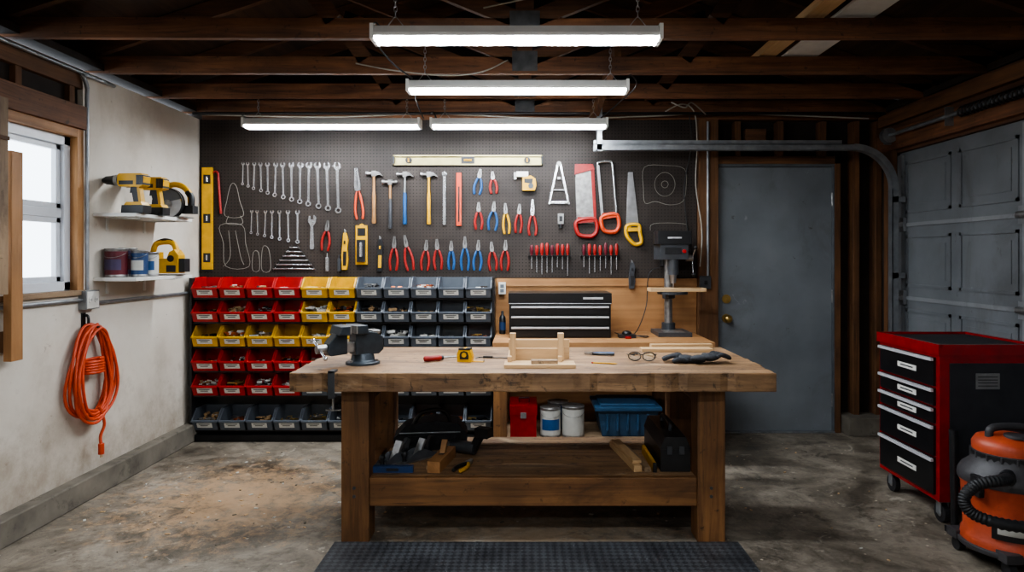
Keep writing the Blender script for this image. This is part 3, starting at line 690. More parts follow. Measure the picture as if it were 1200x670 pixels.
def f(b):
    x0,x1,z0,z1=PX(238),PX(250),PZ(317),PZ(195)
    b.box(x0,x1,YB-0.022,YB-0.001,z0,z1,yel)
    for z in (z0+0.1,(z0+z1)/2,z1-0.1):
        b.box(x0+0.012,x1-0.012,YB-0.024,YB-0.022,z-0.035,z+0.035,black); b.cyl(((x0+x1)/2,YB-0.024,z-0.02),((x0+x1)/2,YB-0.024,z+0.02),0.008,chrome,n=8)
    b.box(x0-0.001,x1+0.001,YB-0.023,YB-0.0005,z0,z0+0.01,black); b.box(x0-0.001,x1+0.001,YB-0.023,YB-0.0005,z1-0.01,z1,black)
obj('spirit_level',f,0.002)
def f(b):
    b.M=T((PX(258),YB-0.001,PZ(226)))@R(-4,'Y'); b.cyl((0,-0.012,-0.16),(0,-0.012,0.12),0.009,redg); b.tube(smooth_pts([(0,-0.012,0.12),(0.0,-0.012,0.15),(-0.02,-0.012,0.165),(-0.035,-0.012,0.155)]),0.008,redg,8)
obj('crowbar',f)
def knife(u,v,L,m1,m2,name,off=0):
    b=Tool(u,v,0,off); h=L/2
    b.prism([(-0.022,-h),(0.014,-h),(0.024,-h*0.5),(0.016,0),(0.024,h*0.45),(0.010,h*0.8),(-0.012,h*0.8),(-0.018,h*0.3),(-0.026,-h*0.3)],-0.026,-0.001,m1)
    b.prism([(-0.014,-h*0.8),(0.010,-h*0.8),(0.014,-h*0.1),(-0.012,-h*0.1)],-0.029,-0.026,m2)
    b.prism([(-0.008,h*0.78),(0.008,h*0.78),(0.008,h*0.9),(-0.008,h)],-0.014,-0.011,steel)
    b.box(-0.006,0.006,-0.031,-0.026,h*0.25,h*0.42,m2)
    b.done(name,0.003)
knife(405,292,48*U,yel,black,'utility_knife'); knife(446,297,42*U,black,yel,'utility_knife'); knife(740,321,34*U,dgrey,black,'utility_knife',0.0125)
def f(b):
    b.M=T((PX(424),YB-0.001,PZ(287)))
    b.box(-0.045,0.045,-0.012,0,-0.15,0.15,yel); b.box(-0.032,0.032,-0.03,-0.012,-0.13,0.04,black); b.cyl((0,-0.03,-0.09),(0,-0.03,0.02),0.012,chrome); b.box(-0.03,0.03,-0.014,-0.012,0.07,0.13,black); b.ring(0,0.145,0.008,0.018,-0.010,-0.002,yel,12)
obj('stud_finder',f,0.003)
def f(b):
    b.M=T((PX(619),YB-0.001,PZ(213)))
    b.prism([(-0.045,-0.07),(0.05,-0.07),(0.062,-0.03),(0.055,0.02),(0.02,0.045),(-0.045,0.03)],-0.04,0,yel)
    b.prism([(-0.03,-0.01),(0.03,-0.02),(0.035,0.02),(-0.03,0.02)],-0.042,-0.04,black)
    b.box(-0.09,0.0,-0.035,-0.002,0.035,0.075,white); b.box(-0.11,-0.09,-0.03,-0.008,0.015,0.07,steelm); b.cyl((0.02,-0.046,-0.035),(0.02,-0.04,-0.035),0.02,dgrey)
obj('chalk_line_reel',f,0.004)
def f(b):
    b.M=T((PX(655),YB-0.001,PZ(215)))
    for s in (-1,1):
        b.beam((s*0.008,-0.008,0.155),(s*0.075,-0.008,-0.16),0.012,0.016,chrome,up=(1,0,0))
    b.beam((-0.07,-0.008,-0.145),(0.07,-0.008,-0.145),0.012,0.018,chrome); b.beam((-0.045,-0.008,-0.05),(0.045,-0.008,-0.05),0.008,0.008,steelm)
    b.cyl((0,-0.02,0.15),(0,-0.0,0.15),0.018,steelm); b.box(-0.012,0.012,-0.018,-0.002,0.03,0.05,steelm)
obj('rafter_square',f,0.001)
def f(b):
    b.M=T((PX(657),YB-0.001,PZ(258))); b.box(-0.022,0.022,-0.03,0,-0.03,0.05,steelm); b.cyl((0,-0.015,-0.06),(0,-0.015,-0.03),0.012,black); b.box(-0.012,0.012,-0.032,-0.03,-0.01,0.03,black)
obj('pipe_cutter',f,0.003)
def hacksaw(u,v,rot,L,frame,grip,w,panel=False):
    b=Tool(u,v,rot); h=L/2
    if panel:
        b.prism([(-w*0.52,h-0.05),(w*0.4,h-0.02),(w*0.5,-h+0.10),(-w*0.55,-h+0.10)],-0.010,-0.007,steelm)
        b.prism([(-w*0.6,h-0.075),(-w*0.55,h+0.005),(w*0.5,h),(w*0.58,h-0.04)],-0.024,-0.003,frame)
        b.prism([(w*0.36,h-0.02),(w*0.56,h-0.02),(w*0.60,-h+0.12),(w*0.44,-h+0.12)],-0.018,-0.003,frame)
        for i in range(26):
            z=-h+0.11+i*(L-0.20)/26; b.prism([(-w*0.53,z),(-w*0.53-0.007,z+0.004),(-w*0.53,z+0.010)],-0.0095,-0.0075,steelm)
    else:
        b.tube(smooth_pts([(-w*0.5,-0.02,h-0.02),(-w*0.45,-0.02,h),(w*0.3,-0.02,h),(w*0.5,-0.02,h-0.03),(w*0.5,-0.02,0),(w*0.5,-0.02,-h+0.16),(w*0.42,-0.02,-h+0.12)],4),0.010,frame,8)
        b.box(-w*0.5-0.010,-w*0.5+0.010,-0.022,-0.018,-h+0.10,h-0.02,steel)
    b.tube(smooth_pts([(-w*0.5,-0.02,-h+0.12),(w*0.45,-0.02,-h+0.13),(w*0.62,-0.02,-h+0.05),(w*0.30,-0.02,-h+0.0),(-w*0.40,-0.02,-h+0.01),(-w*0.60,-0.02,-h+0.06)],5,True),0.0165,grip,8,closed=True)
    b.prism([(-w*0.62,-h+0.10),(w*0.5,-h+0.11),(w*0.55,-h+0.14),(-w*0.5,-h+0.15)],-0.03,-0.008,grip)
    b.done('back_saw' if panel else 'hacksaw')
hacksaw(686,235,-2,84*U,redg,redg,0.13,True); hacksaw(712,231,-5,82*U,chrome,orange,0.11)
def f(b):
    b.M=T((PX(741),YB-0.001,PZ(243)))@R(-2,'Y')
    b.prism([(-0.022,0.27),(0.012,0.27),(0.045,-0.15),(-0.052,-0.15)],-0.008,-0.005,steel)
    for i in range(34):
        z=-0.145+i*0.0122; x=-0.052+(z+0.15)*0.0714; b.prism([(x,z),(x-0.005,z+0.005),(x+0.0008,z+0.0115)],-0.0075,-0.0055,steel)
    b.tube(smooth_pts([(-0.045,-0.016,-0.14),(0.04,-0.016,-0.14),(0.05,-0.016,-0.20),(0.058,-0.016,-0.27),(0.01,-0.016,-0.285),(-0.03,-0.016,-0.25),(-0.055,-0.016,-0.20)],5,True),0.0155,yel,8,closed=True)
    b.prism([(-0.05,-0.13),(0.045,-0.13),(0.045,-0.185),(-0.05,-0.185)],-0.024,-0.003,yel)
    b.prism([(-0.02,-0.14),(0.03,-0.14),(0.03,-0.155),(-0.02,-0.155)],-0.026,-0.024,black)
obj('hand_saw',f,0.001)
def sdrack(u0,u1,n,name):
    b=B(); z=PZ(299)
    b.box(PX(u0),PX(u1),YB-0.05,YB-0.001,z-0.006,z,blackm); b.box(PX(u0),PX(u1),YB-0.004,YB-0.001,z-0.03,z,blackm)
    for i in range(n):
        x=PX(u0+4+(u1-u0-8)*i/(n-1)); y=YB-0.028; hl=random.uniform(0.075,0.10); L=random.uniform(0.09,0.16)
        b.tube([(x,y,z),(x,y,z+0.012),(x,y,z+0.02),(x,y,z+hl*0.8),(x,y,z+hl)],[0.009,0.009,0.013,0.014,0.008],redg if i%4 else maroon,10)
        b.cyl((x,y,z),(x,y,z-L),0.0042,chrome,n=8)
    b.done(name)
sdrack(619,669,8,'screwdriver_set'); sdrack(680,726,7,'screwdriver_set')
def f(b):
    for i in range(6):
        w=(5+i*3.9)*U; z=PZ(290+i*5); x=PX(345)
        b.tube([(x-w,YB-0.008,z+0.008),(x-w,YB-0.008,z),(x+w,YB-0.008,z)],0.0045,chrome,6)
    b.beam((PX(342),YB-0.003,PZ(287)),(PX(320),YB-0.003,PZ(317)),0.004,0.006,blackm,up=(0,1,0)); b.beam((PX(348),YB-0.003,PZ(287)),(PX(370),YB-0.003,PZ(317)),0.004,0.006,blackm,up=(0,1,0))
obj('hex_key_set',f)
def f(b):
    for u,m,h in ((384,chrome,0.11),(398,dgrey,0.10)):
        b.box(PX(u)-0.012,PX(u)+0.012,YB-0.02,YB-0.001,PZ(318),PZ(318)+h,m); b.cyl((PX(u),YB-0.012,PZ(318)+h),(PX(u),YB-0.012,PZ(318)+h+0.03),0.005,m)
obj('center_punch_set',f,0.003)
def outline(paths):
    b=B()
    for p,cl in paths:
        b.tube(smooth_pts([(PX(u),YB-0.0025,PZ(v)) for u,v in p],4,cl),0.0020,chalk,4,closed=cl)
    b.done('painted_tool_outline')
outline([([(271,216),(266,235),(264,253),(285,253),(281,235),(277,218)],True),([(268,253),(266,262),(284,262),(282,253)],False)])
outline([([(258,264),(262,285),(265,312),(292,312),(288,285),(284,264)],True),([(268,270),(270,300),(262,312)],False),([(276,270),(282,300),(286,310)],False)])
outline([([(297,296),(296,316),(304,316),(303,296)],True),([(308,290),(307,316),(317,316),(315,292)],True)])
outline([([(755,196),(754,222),(756,238),(768,236),(784,240),(800,236),(804,218),(802,198),(780,194)],True)]+[([(779+12*math.cos(a),216+14*math.sin(a)) for a in [i*math.pi/5 for i in range(10)]],True),([(779+4*math.cos(a),216+4*math.sin(a)) for a in [i*math.pi/4 for i in range(8)]],True)])
outline([([(762,270),(766,262),(800,262),(806,268),(804,296),(798,300)],False)])
# ---------------------------------------------------------------- back counter
def f(b):
    b.box(-0.215,1.27,4.55,5.225,0.735,0.785,ply('X'))
    for x in (-0.21,0.97):
        b.box(x,x+0.09,4.58,4.67,0,0.735,legw('Z')); b.box(x,x+0.09,5.12,5.21,0,0.735,legw('Z'))
    b.box(1.14,1.23,4.58,4.67,0,0.735,legw('Z'))
    b.box(-0.12,0.97,4.59,4.63,0.65,0.735,legw('X'))
    b.box(-0.21,1.23,4.60,5.2,0.09,0.115,oldply('X'))
obj('back_counter',f,0.003)
def f(b):
    x0,x1,y0,y1,z0=-0.11,0.605,4.80,5.14,0.785
    b.box(x0,x1,y0,y1,z0,z0+0.24,blackm)
    b.box(x0-0.006,x1+0.006,y0-0.006,y1,z0+0.24,z0+0.315,blackm)
    for i,(a,c) in enumerate(((0.165,0.225),(0.09,0.155),(0.012,0.08))):
        b.box(x0+0.015,x1-0.015,y0-0.012,y0,z0+a,z0+c,blackm)
        b.box(x0+0.015,x1-0.015,y0-0.024,y0-0.010,z0+c-0.014,z0+c-0.002,silver)
    b.box(x0+0.52,x0+0.66,y0-0.008,y0-0.006,z0+0.272,z0+0.286,silver)
    b.box(x0-0.002,x1+0.002,y0-0.008,y0-0.006,z0+0.240,z0+0.244,silver)
obj('black_tool_chest',f,0.003)
def f(b):
    x,y,z=1.07,5.02,0.785
    b.box(x-0.12,x+0.12,y-0.17,y+0.13,z,z+0.03,dgrey); b.box(x-0.07,x+0.07,y-0.16,y-0.02,z+0.03,z+0.036,steelm)
    b.cyl((x,y+0.07,z+0.03),(x,y+0.07,z+0.08),0.05,dgrey); b.cyl((x,y+0.07,z+0.05),(x,y+0.07,z+0.62),0.03,steelm,n=20)
    b.cyl((x,y+0.07,z+0.26),(x,y+0.07,z+0.34),0.045,dgrey); b.beam((x,y+0.07,z+0.29),(x,y-0.05,z+0.29),0.05,0.04,dgrey)
    b.cyl((x,y-0.07,z+0.30),(x,y-0.07,z+0.318),0.11,dgrey,n=28)
    b.box(x-0.10,x+0.10,y-0.14,y+0.12,z+0.55,z+0.66,dgrey)
    b.cyl((x,y-0.10,z+0.44),(x,y-0.10,z+0.56),0.04,dgrey,n=18); b.cyl((x,y-0.10,z+0.38),(x,y-0.10,z+0.45),0.018,steel,0.027,n=14); b.cyl((x,y-0.10,z+0.348),(x,y-0.10,z+0.38),0.004,steel,n=8)
    b.prism([(x-0.12,y-0.15),(x+0.12,y-0.15),(x+0.135,y-0.10),(x+0.10,y+0.14),(x-0.10,y+0.14),(x-0.135,y-0.10)],z+0.66,z+0.755,black,'XY')
    b.cyl((x,y+0.165,z+0.50),(x,y+0.165,z+0.66),0.045,black,n=18)
    b.box(x-0.07,x+0.05,y-0.146,y-0.14,z+0.59,z+0.635,black); b.cyl((x+0.07,y-0.15,z+0.61),(x+0.07,y-0.14,z+0.61),0.014,red)
    b.cyl((x+0.10,y-0.06,z+0.56),(x+0.15,y-0.06,z+0.56),0.022,steelm)
    for a in (20,140,260):
        q=math.radians(a); e=(x+0.15,y-0.06+0.12*math.cos(q),z+0.56+0.12*math.sin(q)); b.cyl((x+0.145,y-0.06,z+0.56),e,0.005,chrome,n=8); b.ell(e,(0.013,0.013,0.013),black)
    b.box(x-0.05,x+0.05,y-0.153,y-0.1501,z+0.70,z+0.712,silver)
    b.tube(smooth_pts([(x+0.03,y+0.165,z+0.5),(x-0.12,y+0.17,z+0.45),(x-0.15,y+0.15,z+0.2),(x-0.25,y+0.0,z+0.02),(x-0.34,y-0.08,z+0.006),(x-0.40,y+0.05,z+0.006)]),0.004,black,6)
obj('drill_press',f,0.004)
obj('wooden_board',lambda b:b.box(0.90,1.30,4.88,5.02,1.104,1.13,pine('X')),0.002)
def f(b):
    b.box(0.66,0.78,4.78,4.86,0.785,0.81,black); b.box(0.70,0.74,4.74,4.78,0.785,0.80,redp)
    b.tube(smooth_pts([(0.78,4.82,0.80),(0.85,4.80,0.79),(0.88,4.88,0.79),(0.80,4.90,0.79),(0.74,4.90,0.79)]),0.004,black,6)
    b.ell((0.72,4.82,0.815),(0.035,0.03,0.02),black)
obj('palm_sander',f,0.003)
def f(b):
    b.lathe([(0.022,0),(0.024,0.01),(0.024,0.12),(0.016,0.135),(0.010,0.14),(0.010,0.165),(0.006,0.17)],(-0.165,5.05,0.785),black,16); b.lathe([(0.0245,0.03),(0.0245,0.09)],(-0.165,5.05,0.785),navy,16,caps=False)
obj('spray_lubricant_can',f)
def f(b):
    b.box(-0.10,0.08,4.68,4.98,0.116,0.27,redp); b.box(-0.105,0.085,4.675,4.985,0.27,0.335,redp); b.tube([(-0.04,4.82,0.335),(-0.04,4.82,0.36),(0.03,4.82,0.36),(0.03,4.82,0.335)],0.006,black,8); b.box(-0.03,0.01,4.668,4.675,0.25,0.29,chrome)
obj('red_metal_box',f,0.006)
can(0.178,4.74,0.116,0.070,0.20,wlab,'paint_can',blue); can(0.335,4.74,0.116,0.076,0.21,wlab,'paint_can'); can(0.24,4.93,0.116,0.075,0.20,navy)
tote=M('blue_tote',(46,82,114),0.45,0,0.15)
def f(b):
    x0,x1,y0,y1=0.50,0.92,4.68,5.05
    def ringz(z,e): return [(x0+e,y0+e,z),(x1-e,y0+e,z),(x1-e,y1-e,z),(x0+e,y1-e,z)]
    vs=ringz(0.116,0.035)+ringz(0.30,0.0); b.add(vs,[(0,1,2,3),(0,1,5,4),(1,2,6,5),(2,3,7,6),(3,0,4,7)],tote)
    b.box(x0-0.02,x1+0.02,y0-0.02,y1+0.02,0.30,0.325,tote); b.box(x0+0.02,x1-0.02,y0+0.02,y1-0.02,0.325,0.34,tote)
    for i in range(5): b.box(x0+0.06+i*0.07,x0+0.075+i*0.07,y0-0.002,y0+0.02,0.16,0.28,tote)
obj('plastic_tote',f,0.004)
# ---------------------------------------------------------------- main workbench
WY0,WY1=3.15,4.06; TZ=0.82
def f(b):
    n=4; w=(WY1-WY0)/n
    for i in range(n):
        x0=-1.09+random.uniform(-.006,.006); x1=1.17+random.uniform(-.006,.006); y0=WY0+i*w+0.0016; y1=WY0+(i+1)*w-0.0016
        # chipped, worn edges: jagged outline on the front and on both plank ends
        q=60; poly=[]
        for k in range(q+1):
            chip=(random.uniform(0.003,0.013) if random.random()<0.22 else random.uniform(0,0.002)) if i==0 else random.uniform(0,0.0006)
            poly.append((x0+(x1-x0)*k/q,y0+chip))
        for k in range(1,10): poly.append((x1-(random.uniform(0.003,0.012) if random.random()<0.3 else random.uniform(0,0.002)),y0+(y1-y0)*k/10))
        poly+= [(x1,y1),(x0,y1)]
        for k in range(9,0,-1): poly.append((x0+(random.uniform(0.003,0.012) if random.random()<0.3 else random.uniform(0,0.002)),y0+(y1-y0)*k/10))
        b.prism(poly,TZ-0.088,TZ-random.uniform(0,.0012),benchw('X'),'XY')
    for x in (-0.872,0.82):
        for y in (3.24,3.86): b.box(x,x+0.132,y,y+0.132,0,TZ-0.088,legw('Z'))
        b.box(x+0.04,x+0.09,3.372,3.86,TZ-0.20,TZ-0.088,legw('Y')); b.box(x+0.04,x+0.09,3.372,3.86,0.17,0.28,legw('Y'))
    b.box(-0.74,0.82,3.25,3.29,0.17,0.305,legw('X')); b.box(-0.74,0.82,3.93,3.97,0.17,0.28,legw('X'))
    b.box(-0.74,0.82,3.93,3.97,TZ-0.17,TZ-0.088,legw('X'))
    for i in range(4): b.box(-0.74,0.82,3.292+i*0.175,3.292+i*0.175+0.172,0.28,0.305,benchw('X'))
    for x in (-0.81,0.885):
        for z in (0.22,0.26): b.cyl((x,3.236,z),(x,3.24,z),0.008,dgrey,n=8)
obj('workbench',f,0.004)
def f(b):
    # swivel bench vise turned so that both jaws and the screw read in profile
    b.M=T((-0.83,3.42,TZ))@R(-52,'Z')
    v=M('vise_enamel',(56,62,68),0.36,0.45,0.35,20)
    b.lathe([(0.085,0),(0.085,0.012),(0.060,0.02),(0.055,0.045),(0.05,0.055)],(0,0.02,0),v,28)
    for a in (45,165,285): b.cyl((0.07*math.cos(math.radians(a)),0.02+0.07*math.sin(math.radians(a)),0.01),(0.07*math.cos(math.radians(a)),0.02+0.07*math.sin(math.radians(a)),0.024),0.010,steelm,n=6)
    b.prism([(-0.035,0.05),(-0.035,0.165),(-0.028,0.195),(0.015,0.195),(0.03,0.165),(0.075,0.155),(0.11,0.135),(0.115,0.07),(0.09,0.05)],-0.042,0.042,v,'YZ')
    b.prism([(-0.035,0.155),(-0.035,0.198),(0.018,0.198),(0.024,0.155)],-0.065,0.065,v,'YZ')
    b.box(-0.066,0.066,-0.043,-0.035,0.158,0.200,steelm)
    b.box(-0.066,0.066,-0.075,-0.067,0.158,0.200,steelm)
    b.prism([(-0.075,0.155),(-0.075,0.198),(-0.118,0.198),(-0.13,0.155)],-0.065,0.065,v,'YZ')
    b.prism([(-0.075,0.16),(-0.075,0.06),(-0.16,0.055),(-0.175,0.075),(-0.17,0.115),(-0.13,0.16)],-0.034,0.034,v,'YZ')
    b.box(-0.026,0.026,-0.10,0.0,0.065,0.115,steelm)
    b.cyl((0,-0.17,0.09),(0,-0.22,0.09),0.022,steelm)
    b.cyl((-0.075,-0.205,0.125),(0.075,-0.205,0.055),0.0065,chrome,n=10)
    for s in (-1,1): b.ell((s*0.077,-0.205,0.09-s*0.036),(0.011,0.011,0.011),chrome)
    b.box(-0.035,0.035,0.055,0.10,0.15,0.168,steelm)
obj('bench_vise',f,0.004)
def f(b):
    b.M=T((-0.89,3.137,TZ-0.06))
    b.box(-0.015,0.015,-0.004,0.006,-0.05,0.072,dgrey); b.box(-0.015,0.015,-0.004,0.06,0.0615,0.072,dgrey); b.box(-0.015,0.015,-0.004,0.05,-0.055,-0.045,dgrey)
    b.cyl((0,0.035,-0.12),(0,0.035,-0.029),0.006,steelm,n=8); b.cyl((-0.035,0.035,-0.115),(0.035,0.035,-0.115),0.004,steelm,n=8)
obj('bench_clamp',f,0.002)
def f(b):
    b.M=T((-0.44,3.52,TZ+0.016))@R(28,'Z')
    b.M=b.M@R(90,'Y'); b.lathe([(0.009,-0.085),(0.015,-0.08),(0.014,-0.02),(0.016,0.0),(0.011,0.01)],(0,0,0),redg,12); b.lathe([(0.012,0.01),(0.012,0.02)],(0,0,0),black,12)
    b.lathe([(0.005,0.02),(0.005,0.10),(0.009,0.105),(0.0075,0.13)],(0,0,0),steelm,8)
obj('chisel',f)
def f(b):
    b.M=T((-0.305,3.50,TZ))@R(-12,'Z')
    pr=[(-0.038,0.0),(0.038,0.0),(0.04,0.03),(0.03,0.062),(0.0,0.072),(-0.03,0.062),(-0.04,0.04)]
    b.prism(pr,-0.02,0.02,yel); b.prism([(p[0]*0.6,p[1]*0.6+0.014) for p in pr],-0.023,-0.0199,black); b.cyl((0,-0.025,0.036),(0,-0.023,0.036),0.012,yel)
    b.box(0.035,0.10,-0.010,0.010,0.001,0.004,yel); b.box(0.098,0.10,-0.010,0.010,-0.0,0.014,steelm); b.box(-0.03,0.03,-0.021,0.021,0.06,0.07,black)
obj('tape_measure',f,0.004)
def f(b):
    b.M=T((-0.16,3.62,TZ))@R(-6,'Z'); b.box(-0.10,0.09,-0.006,0.006,0,0.004,dgrey); b.prism([(-0.10,0.006),(-0.085,0.006),(-0.09,-0.035),(-0.098,-0.035)],0,0.004,steel,'XY'); b.box(-0.06,-0.01,-0.012,0.012,0,0.010,black)
obj('caliper',f)
def f(b):
    p=pine('X'); pz=pine('Z'); z=TZ
    b.box(-0.10,0.245,3.28,3.42,z,z+0.018,p)
    b.box(-0.06,0.19,3.44,3.458,z,z+0.075,p); b.box(-0.085,0.235,3.60,3.618,z,z+0.10,p)
    for x in (-0.085,0.165): b.box(x,x+0.02,3.36,3.63,z+0.018,z+0.045,pine('Y'))
    b.box(-0.075,-0.045,3.40,3.44,z,z+0.155,pz); b.box(0.165,0.195,3.40,3.44,z,z+0.155,pz)
    b.box(0.03,0.16,3.30,3.34,z+0.018,z+0.036,oldply('X'))
obj('wooden_jig',f,0.0015)
def f(b):
    b.M=T((0.41,3.72,TZ+0.009))@R(80,'Z')
    for s in (-1,1):
        b.prism([(0,0.04),(s*0.010,0.045),(s*0.004,0.085),(0,0.085)],-0.006,0.006,steelm,'XY')
        b.tube(smooth_pts([(s*0.004,0.04,0),(s*0.016,0.01,0),(s*0.020,-0.05,0),(s*0.014,-0.075,0)],4),0.007,blue if s>0 else black,8)
    b.cyl((0,0.045,-0.009),(0,0.045,0.009),0.009,steelm)
obj('needle_nose_pliers',f)
def f(b):
    b.M=T((0.40,3.42,TZ+0.0042))@R(75,'Z')@R(90,'X'); b.lathe([(0.004,-0.06),(0.004,0.05),(0.001,0.065)],(0,0,0),yel,6); b.lathe([(0.0042,-0.066),(0.0042,-0.058)],(0,0,0),red,6)
obj('pencil',f)
def f(b):
    b.M=T((0.60,3.50,TZ+0.002))@R(-8,'Z')
    for s in (-1,1):
        pts=[(s*0.036+0.032*math.cos(a),0.0+0.006*abs(math.cos(a)),0.024+0.022*math.sin(a)) for a in [2*math.pi*i/16 for i in range(16)]]
        b.tube(pts,0.0028,black,6,closed=True)
        b.add([(p[0],p[1],p[2]) for p in pts],[tuple(range(16))],glassm)
        b.tube(smooth_pts([(s*0.068,0.004,0.03),(s*0.074,0.03,0.03),(s*0.072,0.09,0.022),(s*0.06,0.13,0.004)],4),0.003,black,6)
    b.tube([(-0.006,0,0.03),(0,-0.002,0.034),(0.006,0,0.03)],0.003,black,6)
obj('safety_glasses',f)
def f(b):
    b.box(0.66,1.06,3.84,3.93,TZ,TZ+0.018,pine('X')); b.M=T((0.9,3.95,TZ+0.0))@R(3,'Z'); b.box(-0.17,0.19,-0.005,0.045,0,0.03,pine('X'))
obj('pine_boards',f,0.0015)
def glove(x,y,z,rz,name):
    b=B(); b.M=T((x,y,z))@R(rz,'Z'); g=M('glove_fabric',(44,46,51),0.85,0,0.4,60,0.6)
    b.ell((0,0,0.020),(0.045,0.05,0.020),g); b.ell((0,-0.06,0.017),(0.036,0.045,0.017),g)
    for i,(dx,l) in enumerate(((-0.032,0.06),(-0.012,0.075),(0.009,0.07),(0.030,0.055))):
        b.tube(smooth_pts([(dx,0.02,0.018),(dx*1.25,0.05,0.034),(dx*1.5,0.04+l,0.013)],4),[0.011]*8+[0.007],g,8)
    b.tube(smooth_pts([(-0.03,-0.02,0.014),(-0.06,0.01,0.022),(-0.065,0.045,0.011)],4),[0.012]*8+[0.008],g,8)
    b.done(name)
glove(0.815,3.47,TZ,60,'work_glove'); glove(0.93,3.44,TZ+0.012,-70,'work_glove')
SZ=0.305
def f(b):
    cs=M('black_fabric',(46,47,51),0.8,0,0.3,40,0.3)
    b.M=T((-0.52,3.80,SZ))@R(6,'Z')
    b.prism([(-0.19,0.0),(0.19,0.0),(0.20,0.08),(0.15,0.14),(0.02,0.16),(-0.14,0.13),(-0.20,0.07)],-0.09,0.09,cs)
    b.tube(smooth_pts([(-0.10,-0.06,0.12),(-0.05,-0.07,0.20),(0.07,-0.07,0.21),(0.11,-0.06,0.13)]),0.012,black,8); b.box(-0.15,0.13,-0.098,-0.09,0.03,0.08,cs); b.box(-0.17,0.16,-0.095,-0.088,0.092,0.10,galv)
obj('tool_bag',f,0.015)
def plane(x,y,rz,L=0.24,body=None,name='hand_plane',z=SZ):
    b=B(); b.M=T((x,y,z))@R(rz,'Z'); body=body or dgrey
    b.box(-0.032,0.032,-L/2,L/2,0,0.010,steelm)
    for s in (-1,1): b.prism([(-L/2+0.02,0.008),(L/2-0.02,0.008),(L/2-0.07,0.03),(0.02,0.055),(-0.03,0.055),(-L/2+0.05,0.03)],s*0.03-0.002,s*0.03+0.002,body,'YZ')
    b.prism([(-0.03,0.01),(-0.015,0.01),(0.035,0.10),(0.022,0.105)],-0.024,0.024,steelm,'YZ')
    b.prism([(0.045,0.010),(0.085,0.010),(0.075,0.05),(0.095,0.095),(0.075,0.11),(0.055,0.085),(0.048,0.04)],-0.012,0.012,black,'YZ')
    b.lathe([(0.012,0.01),(0.009,0.025),(0.017,0.045),(0.012,0.058),(0.002,0.062)],(0,-L/2+0.045,0),black,14)
    b.done(name,0.002)
lgrey=M('plane_body_grey',(96,98,102),0.4,0.4,0.25)
plane(-0.66,3.50,-35,0.28,lgrey); plane(-0.55,3.55,-42,0.28,lgrey)
def f(b):
    b.M=T((-0.42,3.46,SZ))@R(-10,'Z')
    b.box(-0.032,0.032,-0.14,0.14,0.0,0.055,ply('Y')); b.box(-0.014,0.014,-0.02,0.05,0.055,0.0555,black); b.prism([(-0.01,0.03),(0.005,0.03),(0.06,0.11),(0.045,0.115)],-0.014,0.014,tan,'YZ'); b.box(-0.052,-0.034,-0.10,0.12,0.0,0.02,oldply('Y'))
obj('wooden_block_plane',f,0.003)
def f(b):
    b.M=T((-0.645,3.34,SZ)); b.box(-0.10,0.10,-0.016,0.016,0,0.03,navy); b.box(-0.03,0.03,-0.017,-0.016,0.008,0.022,black)
obj('torpedo_level',f,0.003)
def f(b):
    b.M=T((-0.30,3.40,SZ+0.014))@R(-20,'Z')
    for s in (-1,1): b.tube(smooth_pts([(0,0.04,0),(s*0.02,0.0,0),(s*0.025,-0.06,0),(s*0.018,-0.09,0)],4),0.009,yel if s>0 else black,8); b.prism([(0,0.03),(s*0.014,0.04),(s*0.006,0.09),(0,0.09)],-0.008,0.008,steelm,'XY')
    b.cyl((0,0.04,-0.014),(0,0.04,0.011),0.012,steelm)
obj('slip_joint_pliers',f)
def f(b):
    b.M=T((-0.30,3.64,SZ))@R(-25,'Z'); b.cyl((-0.10,0,0.035),(0.04,0,0.035),0.033,dgrey,n=18); b.prism([(0.0,0.01),(0.04,0.01),(0.10,0.12),(0.06,0.135)],-0.02,0.02,black); b.box(0.05,0.13,-0.03,0.03,0.10,0.15,black); b.cyl((-0.13,0,0.035),(-0.10,0,0.035),0.018,steelm)
obj('angle_grinder',f,0.003)
def f(b):
    b.M=T((0.55,3.58,SZ))@R(8,'Z'); b.box(-0.05,-0.01,-0.24,0.22,0,0.03,pine('Y')); b.box(0.0,0.032,-0.25,0.18,0,0.025,oldply('Y')); b.box(-0.045,0.0,-0.20,0.2,0.03,0.045,pine('Y'))
obj('scrap_lumber',f,0.002)
def f(b):
    x0,x1,y0,y1=0.665,0.81,3.34,3.80
    b.box(x0,x1,y0,y1,SZ,SZ+0.11,black); b.prism([(x0-0.004,SZ+0.11),(x1+0.002,SZ+0.11),(x1-0.02,SZ+0.17),(x0+0.02,SZ+0.17)],y0-0.004,y1,black)
    b.tube(smooth_pts([((x0+x1)/2,y0+0.13,SZ+0.17),((x0+x1)/2,y0+0.14,SZ+0.205),((x0+x1)/2,y1-0.14,SZ+0.205),((x0+x1)/2,y1-0.13,SZ+0.17)],4),0.010,dgrey,8)
    b.box(x0+0.03,x0+0.055,y0-0.008,y0,SZ+0.085,SZ+0.125,dgrey); b.box(x1-0.055,x1-0.03,y0-0.008,y0,SZ+0.085,SZ+0.125,dgrey)
obj('plastic_toolbox',f,0.005)
b=B(); b.M=T((0.635,3.46,SZ)); b.box(-0.008,0.008,-0.13,0.2,0,0.045,yel); b.box(-0.009,0.009,-0.132,-0.12,-0.0,0.046,black); b.done('torpedo_level',0.002)
obj('anti_fatigue_mat',lambda b:b.prism([(-0.91,2.35),(1.01,2.35),(1.01,3.225),(-0.90,3.225)],0.0,0.014,mat_rubber(),'XY'),0.006)
